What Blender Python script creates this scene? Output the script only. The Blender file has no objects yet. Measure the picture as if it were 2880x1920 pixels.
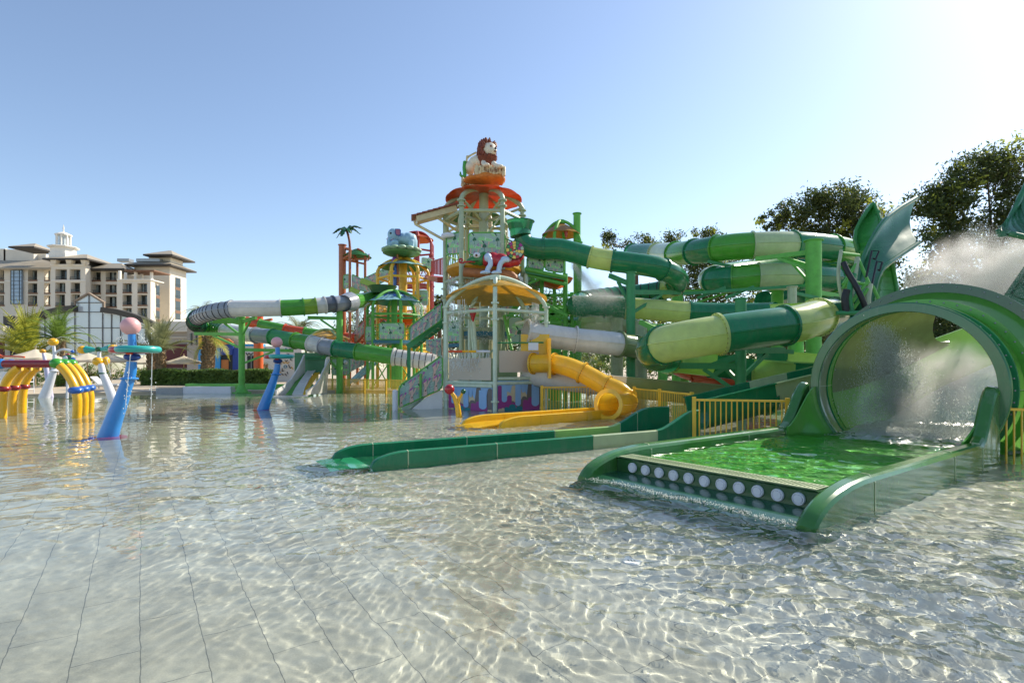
import bpy, math, random
import numpy as np
from mathutils import Vector, Matrix
S=bpy.context.scene
C=bpy.context.collection
V=Vector
PI=math.pi
random.seed(7)
rng=np.random.default_rng(4)
# ---------------------------------------------------------------- camera, sun, sky
F,CX,HY,CZ=1550.,1440.,1033.,1.6
cam=bpy.data.cameras.new('camera'); co=bpy.data.objects.new('camera',cam); C.objects.link(co)
cam.sensor_width=36; cam.lens=F/2880*36; cam.shift_y=(HY-960)/2880
co.location=(0,0,CZ); co.rotation_euler=(PI/2,0,0); cam.clip_end=3000; cam.clip_start=.1
S.camera=co
AZ,EL=math.radians(52),math.radians(38)
w=bpy.data.worlds.new('World'); S.world=w; w.use_nodes=True
nt=w.node_tree; sk=nt.nodes.new('ShaderNodeTexSky'); sk.sky_type='NISHITA'; sk.sun_disc=False
sk.sun_elevation=EL; sk.sun_rotation=AZ; sk.air_density=1.0; sk.dust_density=0.4; sk.ozone_density=2.6; sk.altitude=0
hsv=nt.nodes.new('ShaderNodeHueSaturation'); hsv.inputs['Saturation'].default_value=.92; nt.links.new(sk.outputs[0],hsv.inputs['Color'])
nt.links.new(hsv.outputs[0],nt.nodes['Background'].inputs[0]); nt.nodes['Background'].inputs[1].default_value=.132
su=bpy.data.lights.new('sun','SUN'); su.energy=4.6; su.angle=math.radians(.5); su.color=(1,.91,.77)
so=bpy.data.objects.new('sun',su); C.objects.link(so); so.location=(40,30,60)
SD=V((math.sin(AZ)*math.cos(EL),math.cos(AZ)*math.cos(EL),math.sin(EL)))
so.rotation_euler=SD.to_track_quat('Z','Y').to_euler()
su.cycles.is_caustics_light=True
S.view_settings.view_transform='Standard'; S.view_settings.look='None'; S.view_settings.exposure=0.58
S.view_settings.gamma=1; S.view_settings.use_curve_mapping=False
S.cycles.use_denoising=True
S.cycles.max_bounces=10; S.cycles.transparent_max_bounces=12; S.cycles.sample_clamp_indirect=6; S.cycles.volume_step_rate=2; S.cycles.volume_max_steps=64
# ---------------------------------------------------------------- geometry helpers
def P(px,py,d): return V(((px-CX)/F*d,d,CZ-(py-HY)/F*d))
def gd(py,z=0.): return F*(CZ-z)/(py-HY)
def G(px,py,z=0.): return P(px,py,gd(py,z))
def PZ(px,d,z): return V(((px-CX)/F*d,d,z))
def hx(s,k=1.):
    s=s.lstrip('#'); o=[]
    for i in (0,2,4):
        c=int(s[i:i+2],16)/255; o.append((c/12.92 if c<=.04045 else ((c+.055)/1.055)**2.4)*k)
    return tuple(o)
def frames(pts,grav=False):
    n=len(pts); T=[]
    for i in range(n):
        t=pts[min(i+1,n-1)]-pts[max(i-1,0)]
        T.append(t.normalized() if t.length>1e-9 else V((0,0,1)))
    out=[]; up=None
    for i,t in enumerate(T):
        if grav:
            r=t.cross(V((0,0,1)))
            if r.length<.15: r=out[-1][1].copy() if out else (T[-1].cross(V((0,0,1))) if T[-1].cross(V((0,0,1))).length>.1 else V((1,0,0)))
            r=(r-t*r.dot(t)).normalized()
            u=r.cross(t).normalized()
        else:
            if up is None:
                a=V((0,0,1)) if abs(t.z)<.9 else V((1,0,0))
                up=(a-t*a.dot(t)).normalized()
            else:
                up=up-t*up.dot(t)
                up=up.normalized() if up.length>1e-6 else t.orthogonal().normalized()
            u=up; r=t.cross(u).normalized()
        out.append((t,r,u))
    return out
def crv(pts,step=.15,closed=False):
    # Catmull-Rom through the points; returns fine points and the fine index of every control point
    out=[];idx=[];n=len(pts)
    for i in range(n-1):
        p0=pts[max(i-1,0)] if i>0 else pts[0]*2-pts[1]; p1=pts[i]; p2=pts[i+1]; p3=pts[i+2] if i+2<n else pts[n-1]*2-pts[n-2]
        k=max(2,int((p2-p1).length/step)); idx.append(len(out))
        for j in range(k):
            t=j/k; a=-.5*t+t*t-.5*t**3; b=1-2.5*t*t+1.5*t**3; c=.5*t+2*t*t-1.5*t**3; d=-.5*t*t+.5*t**3
            out.append(p0*a+p1*b+p2*c+p3*d)
    idx.append(len(out)); out.append(pts[-1].copy())
    return out,idx
class MB:
    def __init__(s): s.v=[];s.f=[];s.m=[];s.mi=0
    def add(s,vs,fs):
        n=len(s.v); s.v.extend(tuple(x) for x in vs); s.f.extend(tuple(i+n for i in f) for f in fs); s.m.extend([s.mi]*len(fs)); return s
    def box(s,c,size,rz=0.,M=None):
        x,y,z=[k/2 for k in size]; vs=[V((a*x,b*y,e*z)) for a in(-1,1) for b in(-1,1) for e in(-1,1)]
        R=M if M else Matrix.Rotation(rz,3,'Z'); c=V(c)
        return s.add([R@q+c for q in vs],[(0,1,3,2),(4,6,7,5),(0,4,5,1),(2,3,7,6),(0,2,6,4),(1,5,7,3)])
    def beam(s,a,b,w,h):
        a=V(a);b=V(b);t=(b-a); L=t.length; t.normalize(); r=t.cross(V((0,0,1))); r=r.normalized() if r.length>.01 else V((1,0,0)); u=r.cross(t)
        M=Matrix((r,t,u)).transposed(); return s.box((a+b)/2,(w,L,h),M=M)
    def sweep(s,pts,prof,grav=False,closed=True,cap=True):
        fr=frames(pts,grav); k=None; vs=[]
        for i,(p,(t,r,u)) in enumerate(zip(pts,fr)):
            pr=prof(i,i/max(1,len(pts)-1)) if callable(prof) else prof
            k=len(pr)
            for a,b in pr: vs.append(p+r*a+u*b)
        fs=[]; kk=k if closed else k-1
        for i in range(len(pts)-1):
            for j in range(kk):
                fs.append((i*k+j,i*k+(j+1)%k,(i+1)*k+(j+1)%k,(i+1)*k+j))
        if cap and closed: fs+= [tuple(range(k-1,-1,-1)),tuple((len(pts)-1)*k+j for j in range(k))]
        return s.add(vs,fs)
    def tube(s,pts,r,n=8,cap=True):
        pts=[V(p) for p in pts]
        f=lambda i,t:[((r[i] if isinstance(r,(list,tuple)) else r)*math.cos(2*PI*j/n),(r[i] if isinstance(r,(list,tuple)) else r)*math.sin(2*PI*j/n)) for j in range(n)]
        return s.sweep(pts,f,cap=cap)
    def cyl(s,a,b,r,r2=None,n=12): return s.tube([a,b],[r,r if r2 is None else r2],n)
    def sphere(s,c,r,n=16,m=10,M=None):
        if not isinstance(r,(tuple,list)): r=(r,r,r)
        c=V(c); vs=[];fs=[]
        for i in range(m+1):
            a=PI*i/m-PI/2
            for j in range(n):
                q=V((r[0]*math.cos(a)*math.cos(2*PI*j/n),r[1]*math.cos(a)*math.sin(2*PI*j/n),r[2]*math.sin(a)))
                vs.append((M@q if M else q)+c)
        for i in range(m):
            for j in range(n): fs.append((i*n+j,i*n+(j+1)%n,(i+1)*n+(j+1)%n,(i+1)*n+j))
        return s.add(vs,fs)
    def torus(s,c,R,r,axis=(0,0,1),n=24,m=8,sq=1.):
        ax=V(axis).normalized(); a=ax.orthogonal().normalized(); b=ax.cross(a); c=V(c); vs=[];fs=[]
        for i in range(n):
            d=a*math.cos(2*PI*i/n)+b*math.sin(2*PI*i/n)
            for j in range(m): vs.append(c+d*(R+r*math.cos(2*PI*j/m))+ax*(r*sq*math.sin(2*PI*j/m)))
        for i in range(n):
            for j in range(m): fs.append((i*m+j,((i+1)%n)*m+j,((i+1)%n)*m+(j+1)%m,i*m+(j+1)%m))
        return s.add(vs,fs)
    def lathe(s,c,axis,prof,n=32,a0=0.,a1=2*PI,ref=None):
        # prof: (t along axis, radius)
        ax=V(axis).normalized(); a=(V(ref)-ax*V(ref).dot(ax)).normalized() if ref else ax.orthogonal().normalized(); b=ax.cross(a); c=V(c); vs=[];fs=[]; full=abs(a1-a0-2*PI)<1e-6; k=len(prof); nn=n if full else n+1
        for i in range(nn):
            th=a0+(a1-a0)*i/n; d=a*math.cos(th)+b*math.sin(th)
            for t,r in prof: vs.append(c+ax*t+d*r)
        for i in range(n):
            for j in range(k-1): fs.append((i*k+j,((i+1)%nn)*k+j,((i+1)%nn)*k+j+1,i*k+j+1))
        return s.add(vs,fs)
    def prism(s,poly,vec):
        n=len(poly); vec=V(vec); poly=[V(p) for p in poly]
        fs=[tuple(range(n-1,-1,-1)),tuple(range(n,2*n))]+[(i,(i+1)%n,n+(i+1)%n,n+i) for i in range(n)]
        return s.add(poly+[p+vec for p in poly],fs)
    def sheet(s,rows,th=.03):
        # rows: grid of points -> a sheet with real thickness
        R=len(rows);K=len(rows[0]); fs=[]; P0=[V(p) for r in rows for p in r]; N=[]
        for i in range(R):
            for j in range(K):
                a=P0[min(i+1,R-1)*K+j]-P0[max(i-1,0)*K+j]; b=P0[i*K+min(j+1,K-1)]-P0[i*K+max(j-1,0)]
                q=a.cross(b); N.append(q.normalized() if q.length>1e-9 else V((0,0,1)))
        vs=P0+[p+q*th for p,q in zip(P0,N)]; n=R*K
        for i in range(R-1):
            for j in range(K-1):
                a,b,c,d=i*K+j,i*K+j+1,(i+1)*K+j+1,(i+1)*K+j
                fs+= [(a,b,c,d),(n+d,n+c,n+b,n+a)]
        bd=[j for j in range(K)]+[i*K+K-1 for i in range(1,R)]+[(R-1)*K+j for j in range(K-2,-1,-1)]+[i*K for i in range(R-2,0,-1)]
        for x,y in zip(bd,bd[1:]+bd[:1]): fs.append((y,x,n+x,n+y))
        return s.add(vs,fs)
    def build(s,name,mats,parent=None,smooth=True,ang=38):
        me=bpy.data.meshes.new(name); off=org(parent)
        me.from_pydata([(a-off.x,b-off.y,c-off.z) for a,b,c in s.v],[],s.f)
        for m in (mats if isinstance(mats,(list,tuple)) else [mats]): me.materials.append(m)
        me.polygons.foreach_set('material_index',np.array(s.m,dtype=np.int32))
        if smooth:
            me.polygons.foreach_set('use_smooth',np.ones(len(s.f),bool)); me.set_sharp_from_angle(angle=math.radians(ang))
        me.update()
        o=bpy.data.objects.new(name,me); C.objects.link(o)
        if parent: o.parent=parent; ORG[o.name]=off
        return o
ORG={}
def org(p): return V((0,0,0)) if p is None else ORG.get(p.name,V((0,0,0)))
def thing(name,label,cat,loc=(0,0,0),group=None):
    o=bpy.data.objects.new(name,None); C.objects.link(o); o.location=loc; o.empty_display_size=.2
    ORG[o.name]=V(loc); o['label']=label; o['category']=cat
    if group: o['group']=group
    return o
def tag(o,label=None,cat=None,group=None,kind=None):
    for k,v in (('label',label),('category',cat),('group',group),('kind',kind)):
        if v: o[k]=v
    return o
def dup(o,loc,rz=None,label=None,parent=None):
    c=o.copy(); C.objects.link(c)
    if parent: c.parent=parent
    else:
        c.location=loc
        if rz is not None: c.rotation_euler=(0,0,rz)
        if label: c['label']=label
    for ch in o.children: dup(ch,None,parent=c)
    return c
# ---------------------------------------------------------------- materials
MATS={}
def mat(name,col,rough=.5,var=.12,scale=3.,bump=0.,bscale=30.,metal=0.,trans=0.,coat=0.,spec=.5,tcol=None,dirt=0.):
    if name in MATS: return MATS[name]
    if isinstance(col,str): col=hx(col)
    m=bpy.data.materials.new(name); m.use_nodes=True; t=m.node_tree; n=t.nodes; L=t.links.new
    b=n['Principled BSDF']; out=n['Material Output']
    tc=n.new('ShaderNodeNewGeometry'); nz=n.new('ShaderNodeTexNoise'); nz.inputs['Scale'].default_value=scale; nz.inputs['Detail'].default_value=6; nz.inputs['Roughness'].default_value=.65
    L(tc.outputs['Position'],nz.inputs['Vector'])
    mr=n.new('ShaderNodeMapRange'); mr.inputs[1].default_value=.3; mr.inputs[2].default_value=.7; mr.inputs[3].default_value=1-var; mr.inputs[4].default_value=1+var
    L(nz.outputs[0],mr.inputs[0])
    mx=n.new('ShaderNodeMix'); mx.data_type='RGBA'; mx.blend_type='MULTIPLY'; mx.inputs[0].default_value=1
    mx.inputs[6].default_value=(*col,1); L(mr.outputs[0],mx.inputs[7]); colout=mx.outputs[2]
    if dirt>0:
        n2=n.new('ShaderNodeTexNoise'); n2.inputs['Scale'].default_value=1.3; n2.inputs['Detail'].default_value=9; n2.inputs['Roughness'].default_value=.75
        mp=n.new('ShaderNodeMapping'); mp.inputs['Scale'].default_value=(2.5,2.5,.5); L(tc.outputs['Position'],mp.inputs[0]); L(mp.outputs[0],n2.inputs['Vector'])
        r2=n.new('ShaderNodeMapRange'); r2.inputs[1].default_value=.5; r2.inputs[2].default_value=.75; r2.inputs[3].default_value=0; r2.inputs[4].default_value=dirt; L(n2.outputs[0],r2.inputs[0])
        m2=n.new('ShaderNodeMix'); m2.data_type='RGBA'; L(r2.outputs[0],m2.inputs[0]); L(colout,m2.inputs[6]); m2.inputs[7].default_value=(.32,.31,.26,1); colout=m2.outputs[2]
    L(colout,b.inputs['Base Color'])
    r3=n.new('ShaderNodeMapRange'); r3.inputs[3].default_value=max(.03,rough-.08); r3.inputs[4].default_value=min(1,rough+.1); L(nz.outputs[0],r3.inputs[0]); L(r3.outputs[0],b.inputs['Roughness'])
    b.inputs['Metallic'].default_value=metal; b.inputs['Coat Weight'].default_value=coat; b.inputs['Coat Roughness'].default_value=.08; b.inputs['Specular IOR Level'].default_value=spec
    if bump>0:
        n3=n.new('ShaderNodeTexNoise'); n3.inputs['Scale'].default_value=bscale; n3.inputs['Detail'].default_value=4; L(tc.outputs['Position'],n3.inputs['Vector'])
        bp=n.new('ShaderNodeBump'); bp.inputs['Strength'].default_value=bump; bp.inputs['Distance'].default_value=.03; L(n3.outputs[0],bp.inputs['Height']); L(bp.outputs[0],b.inputs['Normal'])
    if trans>0:
        tr=n.new('ShaderNodeBsdfTranslucent'); ms=n.new('ShaderNodeMixShader'); ms.inputs[0].default_value=trans
        if tcol: tr.inputs[0].default_value=(*(hx(tcol) if isinstance(tcol,str) else tcol),1)
        else: L(colout,tr.inputs[0])
        L(b.outputs[0],ms.inputs[1]); L(tr.outputs[0],ms.inputs[2]); L(ms.outputs[0],out.inputs[0])
    MATS[name]=m; return m
def fib(name,col,tr=.3): return mat(name,col,rough=.2,var=.10,scale=2.2,trans=tr,coat=.35,dirt=.2)
teal=fib('deep_green_fibreglass','#2b8a5c'); fern=fib('fern_green_fibreglass','#5cab40'); lime=fib('lime_fibreglass','#d3e08c',.35)
olive=fib('olive_fibreglass','#7f9462'); whitef=fib('white_fibreglass','#e2e0da',.2); greyf=fib('grey_fibreglass','#9aa0a8',.15); dgreyf=fib('dark_grey_fibreglass','#5d6470',.1)
yelf=fib('yellow_fibreglass','#ffd63c',.35); orgf=fib('orange_fibreglass','#d3572a',.25); ltgrn=fib('light_green_fibreglass','#b2d37c',.35); sage=fib('sage_fibreglass','#c0d0a4',.3)
bigin=fib('big_tube_fibreglass','#3f8f3a',.4)
steel_g=mat('green_painted_steel','#62b04a',.55,.15,4); steel_dg=mat('dark_green_painted_steel','#3a8c57',.55,.15,4); steel_sage=mat('pale_green_painted_steel','#c6d6c0',.35,.1,4)
steel_ol=mat('olive_painted_steel','#a9b594',.35,.12,4); steel_y=mat('yellow_painted_steel','#e6bb3c',.35,.12,4); steel_r=mat('red_painted_steel','#a83a2a',.35,.12,4); steel_br=mat('brown_painted_steel','#a8603a',.4,.15,4)
steel_o=mat('orange_painted_steel','#d8622c',.4,.12,4); steel_cr=mat('cream_painted_steel','#cfc39a',.4,.12,4)
dark=mat('black_rubber','#1c1f22',.5); bolt=mat('dark_bolt_steel','#4a4038',.4,metal=.6); galv=mat('galvanised_steel','#9a9fa2',.4,metal=.5)
can_y=mat('yellow_canopy_fibreglass','#e6c463',.3,.18,5,trans=.5,coat=.2); can_o=mat('orange_canopy_fibreglass','#d9662c',.3,.2,5,trans=.5,coat=.2); can_g=mat('green_canopy_fibreglass','#3b7d3c',.3,.2,5,trans=.4); can_b=mat('pale_blue_canopy_fibreglass','#9fd0d6',.35,.12,4,trans=.2)
can_br=mat('tan_canopy_fibreglass','#b98a45',.3,.2,5,trans=.4)
white=mat('white_paint','#e6e4de',.4,.06); whitep=mat('white_plastic','#dcdde2',.3,.05); beige=mat('beige_panel','#c6bba8',.75,.06,60); bluepan=mat('teal_blue_deck','#2f6f86',.45)
skyb=mat('sky_blue_paint','#8fb8e0',.5,.05); mag=mat('magenta_paint','#9c3f86',.5,.06); tealp=mat('petrol_paint','#1f7f88',.5,.06); greyp=mat('warm_grey_paint','#6f6a66',.5,.06); sandp=mat('sand_paint','#cfbf9c',.5,.06)
mur=mat('mural_green_board','#9dbcab',.5,.06); mura=mat('mural_leaf_green','#95d58e',.5,.06); murb=mat('mural_dark_green','#2f6a4c',.5,.06); murp=mat('mural_pink_trunk','#dcb9a8',.5,.06); murm=mat('mural_purple','#b457a8',.5,.06); murw=mat('mural_pale_line','#dce8dc',.5,.04); murt=mat('mural_blue','#5f9db4',.5,.05); murbr=mat('mural_brown','#6b3b2a',.5)
blue=mat('sky_blue_pole_paint','#2f86d0',.3,.08,4,coat=.3); navy=mat('navy_paint','#1c3f86',.3); pink=mat('pink_ball_paint','#e4a9a8',.4,.06); tealring=mat('turquoise_ring_paint','#2fa79d',.3,coat=.3); redp=mat('red_gloss_paint','#b01f26',.25,coat=.4); maroon=mat('maroon_paint','#8c1a22',.3,coat=.3)
yelp=mat('yellow_gloss_paint','#f0b41c',.25,.08,4,coat=.3); grnp=mat('green_gloss_paint','#3f9a2c',.25,.08,4,coat=.3); dgrn=mat('dark_green_gloss_paint','#1e5a30',.25,coat=.3); blup=mat('blue_gloss_paint','#2f66b8',.25,coat=.3); orgp=mat('orange_gloss_paint','#d95420',.25,coat=.3)
for m_ in (mur,mura,murb,murp,murm,murw,murt): pass
# ================================================================ SETTING: pool floor, water, deck
def np_mesh(name,v,f,m,parent=None,smooth=True):
    me=bpy.data.meshes.new(name); v=np.asarray(v,np.float32); f=np.asarray(f,np.int32); k=f.shape[1]
    me.vertices.add(len(v)); me.vertices.foreach_set('co',v.ravel()); me.loops.add(f.size); me.loops.foreach_set('vertex_index',f.ravel())
    me.polygons.add(len(f)); me.polygons.foreach_set('loop_start',(np.arange(len(f))*k).astype(np.int32))
    if smooth: me.polygons.foreach_set('use_smooth',np.ones(len(f),bool))
    me.materials.append(m); me.update(); me.validate(); o=bpy.data.objects.new(name,me); C.objects.link(o)
    if parent:
        o.parent=parent; off=org(parent); me.transform(Matrix.Translation(-off)); ORG[o.name]=off
    return o
def grid_mesh(name,X,Y,Z,m,mask=None,parent=None):
    ny,nx=X.shape; v=np.stack([X,Y,Z],-1).reshape(-1,3); i=np.arange(nx*ny).reshape(ny,nx)
    f=np.stack([i[:-1,:-1],i[:-1,1:],i[1:,1:],i[1:,:-1]],-1).reshape(-1,4)
    if mask is not None:
        cx=v[f].mean(1); f=f[~mask(cx[:,0],cx[:,1])]
    return np_mesh(name,v,f,m,parent)
WV=[]
for i in range(64):
    L_=.055*(16**rng.random()); th=(math.radians(70)+rng.normal()*.75) if L_>.3 else rng.random()*2*PI
    WV.append((2*PI/L_,th,rng.random()*6.28,.0225 if L_<.2 else .019))
def waves(X,Y,amp=1.):
    Z=np.zeros_like(X)
    wx=X+.14*np.sin(1.7*Y+.6*X)+.07*np.sin(4.1*Y-2.3*X+1); wy=Y+.14*np.sin(1.5*X-.5*Y+2)+.07*np.sin(3.7*X+2.9*Y)
    for k,th,ph,s in WV: Z+=s/k*np.sin(k*(wx*math.cos(th)+wy*math.sin(th))+ph)
    # calmer and choppier patches
    A=1.0+.45*np.sin(.55*X-.35*Y+.6)+.3*np.sin(.9*Y+.3*X+2.2)+.25*np.sin(1.3*X+.8*Y)
    A=np.clip(A,.35,1.9)
    # the calm corner at the front left, the rough water before the landing trough
    A*=.48+.62/(1+np.exp(-(X*.9+Y*.25-.6)))
    A*=1+.7*np.exp(-(((X-.9)/1.9)**2+((Y-6.0)/1.6)**2))
    A*=1-.38*np.clip((Y-6.5)/9,0,1)
    return Z*A*amp*.82
C0=V((7.4,10.55,0)); UA=V((.8,.6,0)); RA=V((.6,-.8,0))
def BT(u,r,z): return C0+UA*u+RA*r+V((0,0,z))
def in_trough(x,y):
    dx=x-C0.x; dy=y-C0.y; u=dx*UA.x+dy*UA.y; r=dx*RA.x+dy*RA.y
    return (u>-6.05)&(u<.6)&(r>-1.75)&(r<1.35)
def water_mat(name,tint,rough=0.):
    m=bpy.data.materials.new(name); m.use_nodes=True; n=m.node_tree.nodes; n.clear(); L=m.node_tree.links.new
    g=n.new('ShaderNodeBsdfGlass'); g.inputs['IOR'].default_value=1.33; g.inputs['Roughness'].default_value=rough; g.inputs['Color'].default_value=(*tint,1)
    o=n.new('ShaderNodeOutputMaterial'); L(g.outputs[0],o.inputs[0]); return m
wm=water_mat('clear_pool_water',(.95,.985,.965))
yy=[-4.]
while yy[-1]<39: yy.append(yy[-1]+(.08 if yy[-1]<1.6 else max(.0165,.0058*yy[-1])))
xp=[0.]
while xp[-1]<44: xp.append(xp[-1]+max(.019,.024*(xp[-1]/4)**1.2))
xp=np.array(xp); xs=np.concatenate([-xp[:0:-1],xp]); xs=xs[(xs<30)]
X,Y=np.meshgrid(xs,np.array(yy))
wo=tag(grid_mesh('water',X,Y,waves(X,Y),wm,in_trough),kind='structure'); wo.cycles.is_caustics_caster=True
# pool floor of large grey stone tiles laid along the slides
fm=bpy.data.materials.new('pool_floor_tiles'); fm.use_nodes=True; t=fm.node_tree; n=t.nodes; L=t.links.new; b=n['Principled BSDF']
g_=n.new('ShaderNodeNewGeometry'); mp=n.new('ShaderNodeMapping'); mp.inputs['Rotation'].default_value=(0,0,math.radians(-124)); L(g_.outputs['Position'],mp.inputs[0])
br=n.new('ShaderNodeTexBrick'); br.inputs['Scale'].default_value=1; br.inputs['Brick Width'].default_value=.92; br.inputs['Row Height'].default_value=.34; br.inputs['Mortar Size'].default_value=.0032; br.inputs['Mortar Smooth'].default_value=.2
br.inputs['Color1'].default_value=(.53,.51,.43,1); br.inputs['Color2'].default_value=(.485,.465,.39,1); br.inputs['Mortar'].default_value=(.2,.197,.175,1); L(mp.outputs[0],br.inputs['Vector'])
nz=n.new('ShaderNodeTexNoise'); nz.inputs['Scale'].default_value=1.1; nz.inputs['Detail'].default_value=8; nz.inputs['Roughness'].default_value=.7; L(g_.outputs['Position'],nz.inputs['Vector'])
n4=n.new('ShaderNodeTexNoise'); n4.inputs['Scale'].default_value=90; n4.inputs['Detail'].default_value=3; L(g_.outputs['Position'],n4.inputs['Vector'])
ad=n.new('ShaderNodeMath'); ad.operation='MULTIPLY_ADD'; ad.inputs[1].default_value=.35; L(n4.outputs[0],ad.inputs[0]); L(nz.outputs[0],ad.inputs[2])
mr=n.new('ShaderNodeMapRange'); mr.inputs[1].default_value=.42; mr.inputs[2].default_value=.95; mr.inputs[3].default_value=.6; mr.inputs[4].default_value=1.22; L(ad.outputs[0],mr.inputs[0])
mx=n.new('ShaderNodeMix'); mx.data_type='RGBA'; mx.blend_type='MULTIPLY'; mx.inputs[0].default_value=1; L(br.outputs[0],mx.inputs[6]); L(mr.outputs[0],mx.inputs[7]); L(mx.outputs[2],b.inputs['Base Color']); b.inputs['Roughness'].default_value=.7
m=MB(); m.add([(-60,-30,-.4),(40,-30,-.4),(40,60,-.4),(-60,60,-.4)],[(0,1,2,3)])
tag(m.build('pool_floor',fm),kind='structure')
paving=mat('pale_stone_paving','#b9aa92',.8,.12,1.2,bump=.2,bscale=12); soil=mat('dry_ground','#9c8a66',.95,.2,.6,bump=.3,bscale=6)
m=MB()
m.prism([(-400,27.5,-.6),(-38,27.5,-.6),(-27.5,30.2,-.6),(-21,35.2,-.6),(28,37.6,-.6),(28,900,-.6),(-400,900,-.6)],(0,0,.72))
m.prism([(28,-30,-.6),(400,-30,-.6),(400,900,-.6),(28,900,-.6)],(0,0,.72))
m.prism([(-400,-60,-.6),(-46,-60,-.6),(-46,27.5,-.6),(-400,27.5,-.6)],(0,0,.72)); m.prism([(-46,-60,-.6),(400,-60,-.6),(400,-30,-.6),(-46,-30,-.6)],(0,0,.72))
tag(m.build('ground',paving,smooth=False),kind='structure')
# painted kerb blocks at the far edge of the pool, seen beneath the looping tube
def kerb(label,a,bp,h,m_,z0=-.5,dep=.6):
    q=MB(); q.beam(V((a[0],a[1],(z0+h)/2)),V((bp[0],bp[1],(z0+h)/2)),dep,h-z0); tag(q.build('kerb_block',m_),label,'kerb','painted kerb blocks of the pool edge')
kerb('grey kerb block at the pool edge beside the hedge',(-22.0,34.2),(-20.6,34.6),.34,greyf)
kerb('white kerb block at the pool edge under the looping tube',(-20.55,34.65),(-17.6,34.75),.40,whitep)
kerb('green kerb block at the pool edge beside the white twin slide',(-17.3,37.2),(-13.5,37.2),.48,steel_g)
kerb('orange and green strip of kerb behind the white kerb block',(-22,37.4),(-17.4,37.4),.5,steel_g)
# floor drains: white round covers with dark slots
for i,(x,y,lab) in enumerate(((530/2352*2880,1213/1568*1920,'white drain cover lying among the smooth tiles in front of the blue poles'),(1034/2352*2880,1137/1568*1920,'white drain cover in front of the dark green runout tip'),(1450/2352*2880,1334/1568*1920,'white drain cover in the rippled water before the landing trough'))):
    p=G(x,y,-.32); r=thing('floor_drain',lab,'drain',(p.x,p.y,-.4),'pool floor drains')
    q=MB(); q.cyl(V((p.x,p.y,-.4)),V((p.x,p.y,-.385)),.085,.08,20); q.build('cover',whitep,r)
    q=MB()
    for k in (-1,0,1): q.box((p.x+.03*k,p.y,-.384),(.014,.06-.015*abs(k),.004))
    q.build('slots',dark,r)
# ================================================================ BIG TUBE SLIDE WITH LANDING TROUGH
bt=thing('tube_slide','huge dark green tube slide mouth pouring into a wide landing trough','water slide',C0)
trw=mat('trough_green_fibreglass','#3f7a34',.16,.14,2,trans=.12,coat=.5,dirt=.3); trin=mat('trough_floor_green','#4aae30',.4,.25,2); wet=mat('wet_dark_green_gelcoat','#27552c',.15,.15,3,coat=.4)
tongue=mat('wet_ramp_green','#24543a',.2,.2,5,coat=.4); grate=mat('grate_olive','#8d9a70',.6,.15)
zc=1.2
def wallprof(u): # top height of the trough walls
    if u<-5.25:
        k=min(1,(-5.25-u)/1.42); return .41*math.sqrt(max(0,1-k**2.3))-.02
    if u>-1.0:
        k=min(1,(u+1.0)/1.0); k=k*k*(3-2*k); return .39+.9*k
    return .39
us=[-6.66,-6.64,-6.6,-6.52,-6.4,-6.25,-6.05,-5.8,-5.5,-5.25,-4.6,-3.9,-3.2,-2.5,-1.8,-1.3,-1.0,-.8,-.65,-.5,-.35,-.2,-.08,0]
for side,ro,ri in ((-1,-1.9,-1.62),(1,1.52,1.24)):
    mid=(ro+ri)/2; q=MB(); pts=[BT(u,mid,0) for u in us]; hw=.105
    def pf(i,t,us=us,side=side):
        h=wallprof(us[i]); o=1 if side>0 else -1
        return [(-hw,-.45),(-hw,h-.06),(-hw+.035,h-.012),(-hw+.06,h),(hw-.06,h-.012),(hw-.025,h-.03),(hw,h-.07),(hw,-.45)]
    q.sweep(pts,pf,grav=True); q.build('trough_wall',trw,bt,ang=18)
    for u in (-5.25,-2.4,-1.0):  # raised joint strips across the wall
        q=MB()
        h=wallprof(u); q.sweep([BT(u-.012,mid,0),BT(u+.012,mid,0)],[(-hw-.006,-.1),(-hw-.006,h-.05),(-hw+.07,h+.006),(hw-.06,h+.0),(hw+.006,h-.08),(hw+.006,-.1)],grav=True)
        q.build('joint_strip',sage,bt,smooth=False)
    # flared cheek between the wall and the rim
    rows=[]
    for i in range(13):
        s=i/12; e=s*s*(3-2*s); row=[]
        for j in range(9):
            t=j/8
            A=BT(-1.0,ri-.0*side,.39-.6*t)
            th=PI-(.02+t*1.05) if False else t*1.0
            rr=1.49*math.cos(th); zz=zc-1.49*math.sin(th)
            B=BT(-.02,side*rr+(-.19 if False else 0)+( -.02 if side<0 else .0),zz)
            row.append(A*(1-e)+B*e+UA*((s-e)*1.0))
        rows.append(row)
    q=MB(); q.sheet(rows,.03); q.build('flared_cheek',fern,bt)
q=MB(); q.add([BT(-6.1,-1.65,-.1),BT(.5,-1.65,-.1),BT(.5,1.27,-.1),BT(-6.1,1.27,-.1)][::-1],[(0,1,2,3)]); o=q.build('trough_floor',trin,bt)
q=MB(); q.sweep([BT(-6.06,-1.64,0),BT(-6.06,1.26,0)],[(0.,-.4),(.0,.25),(.02,.27),(-.34,.27),(-.34,-.4)],grav=True); q.build('weir',wet,bt,smooth=False)
q=MB(); q.sweep([BT(-6.03,-1.6,0),BT(-6.03,1.22,0)],[(0.03,.272),(0.03,.286),(-.27,.286),(-.27,.272)],grav=True); gr=q.build('grate',grate,bt,smooth=False)
q=MB()
for k in range(64):
    r=-1.55+k*.0435; q.box(BT(-5.91,r,.287),(.2,.012,.004),math.atan2(.6,.8))
q.build('grate_slots',wet,gr,smooth=False)
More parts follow.
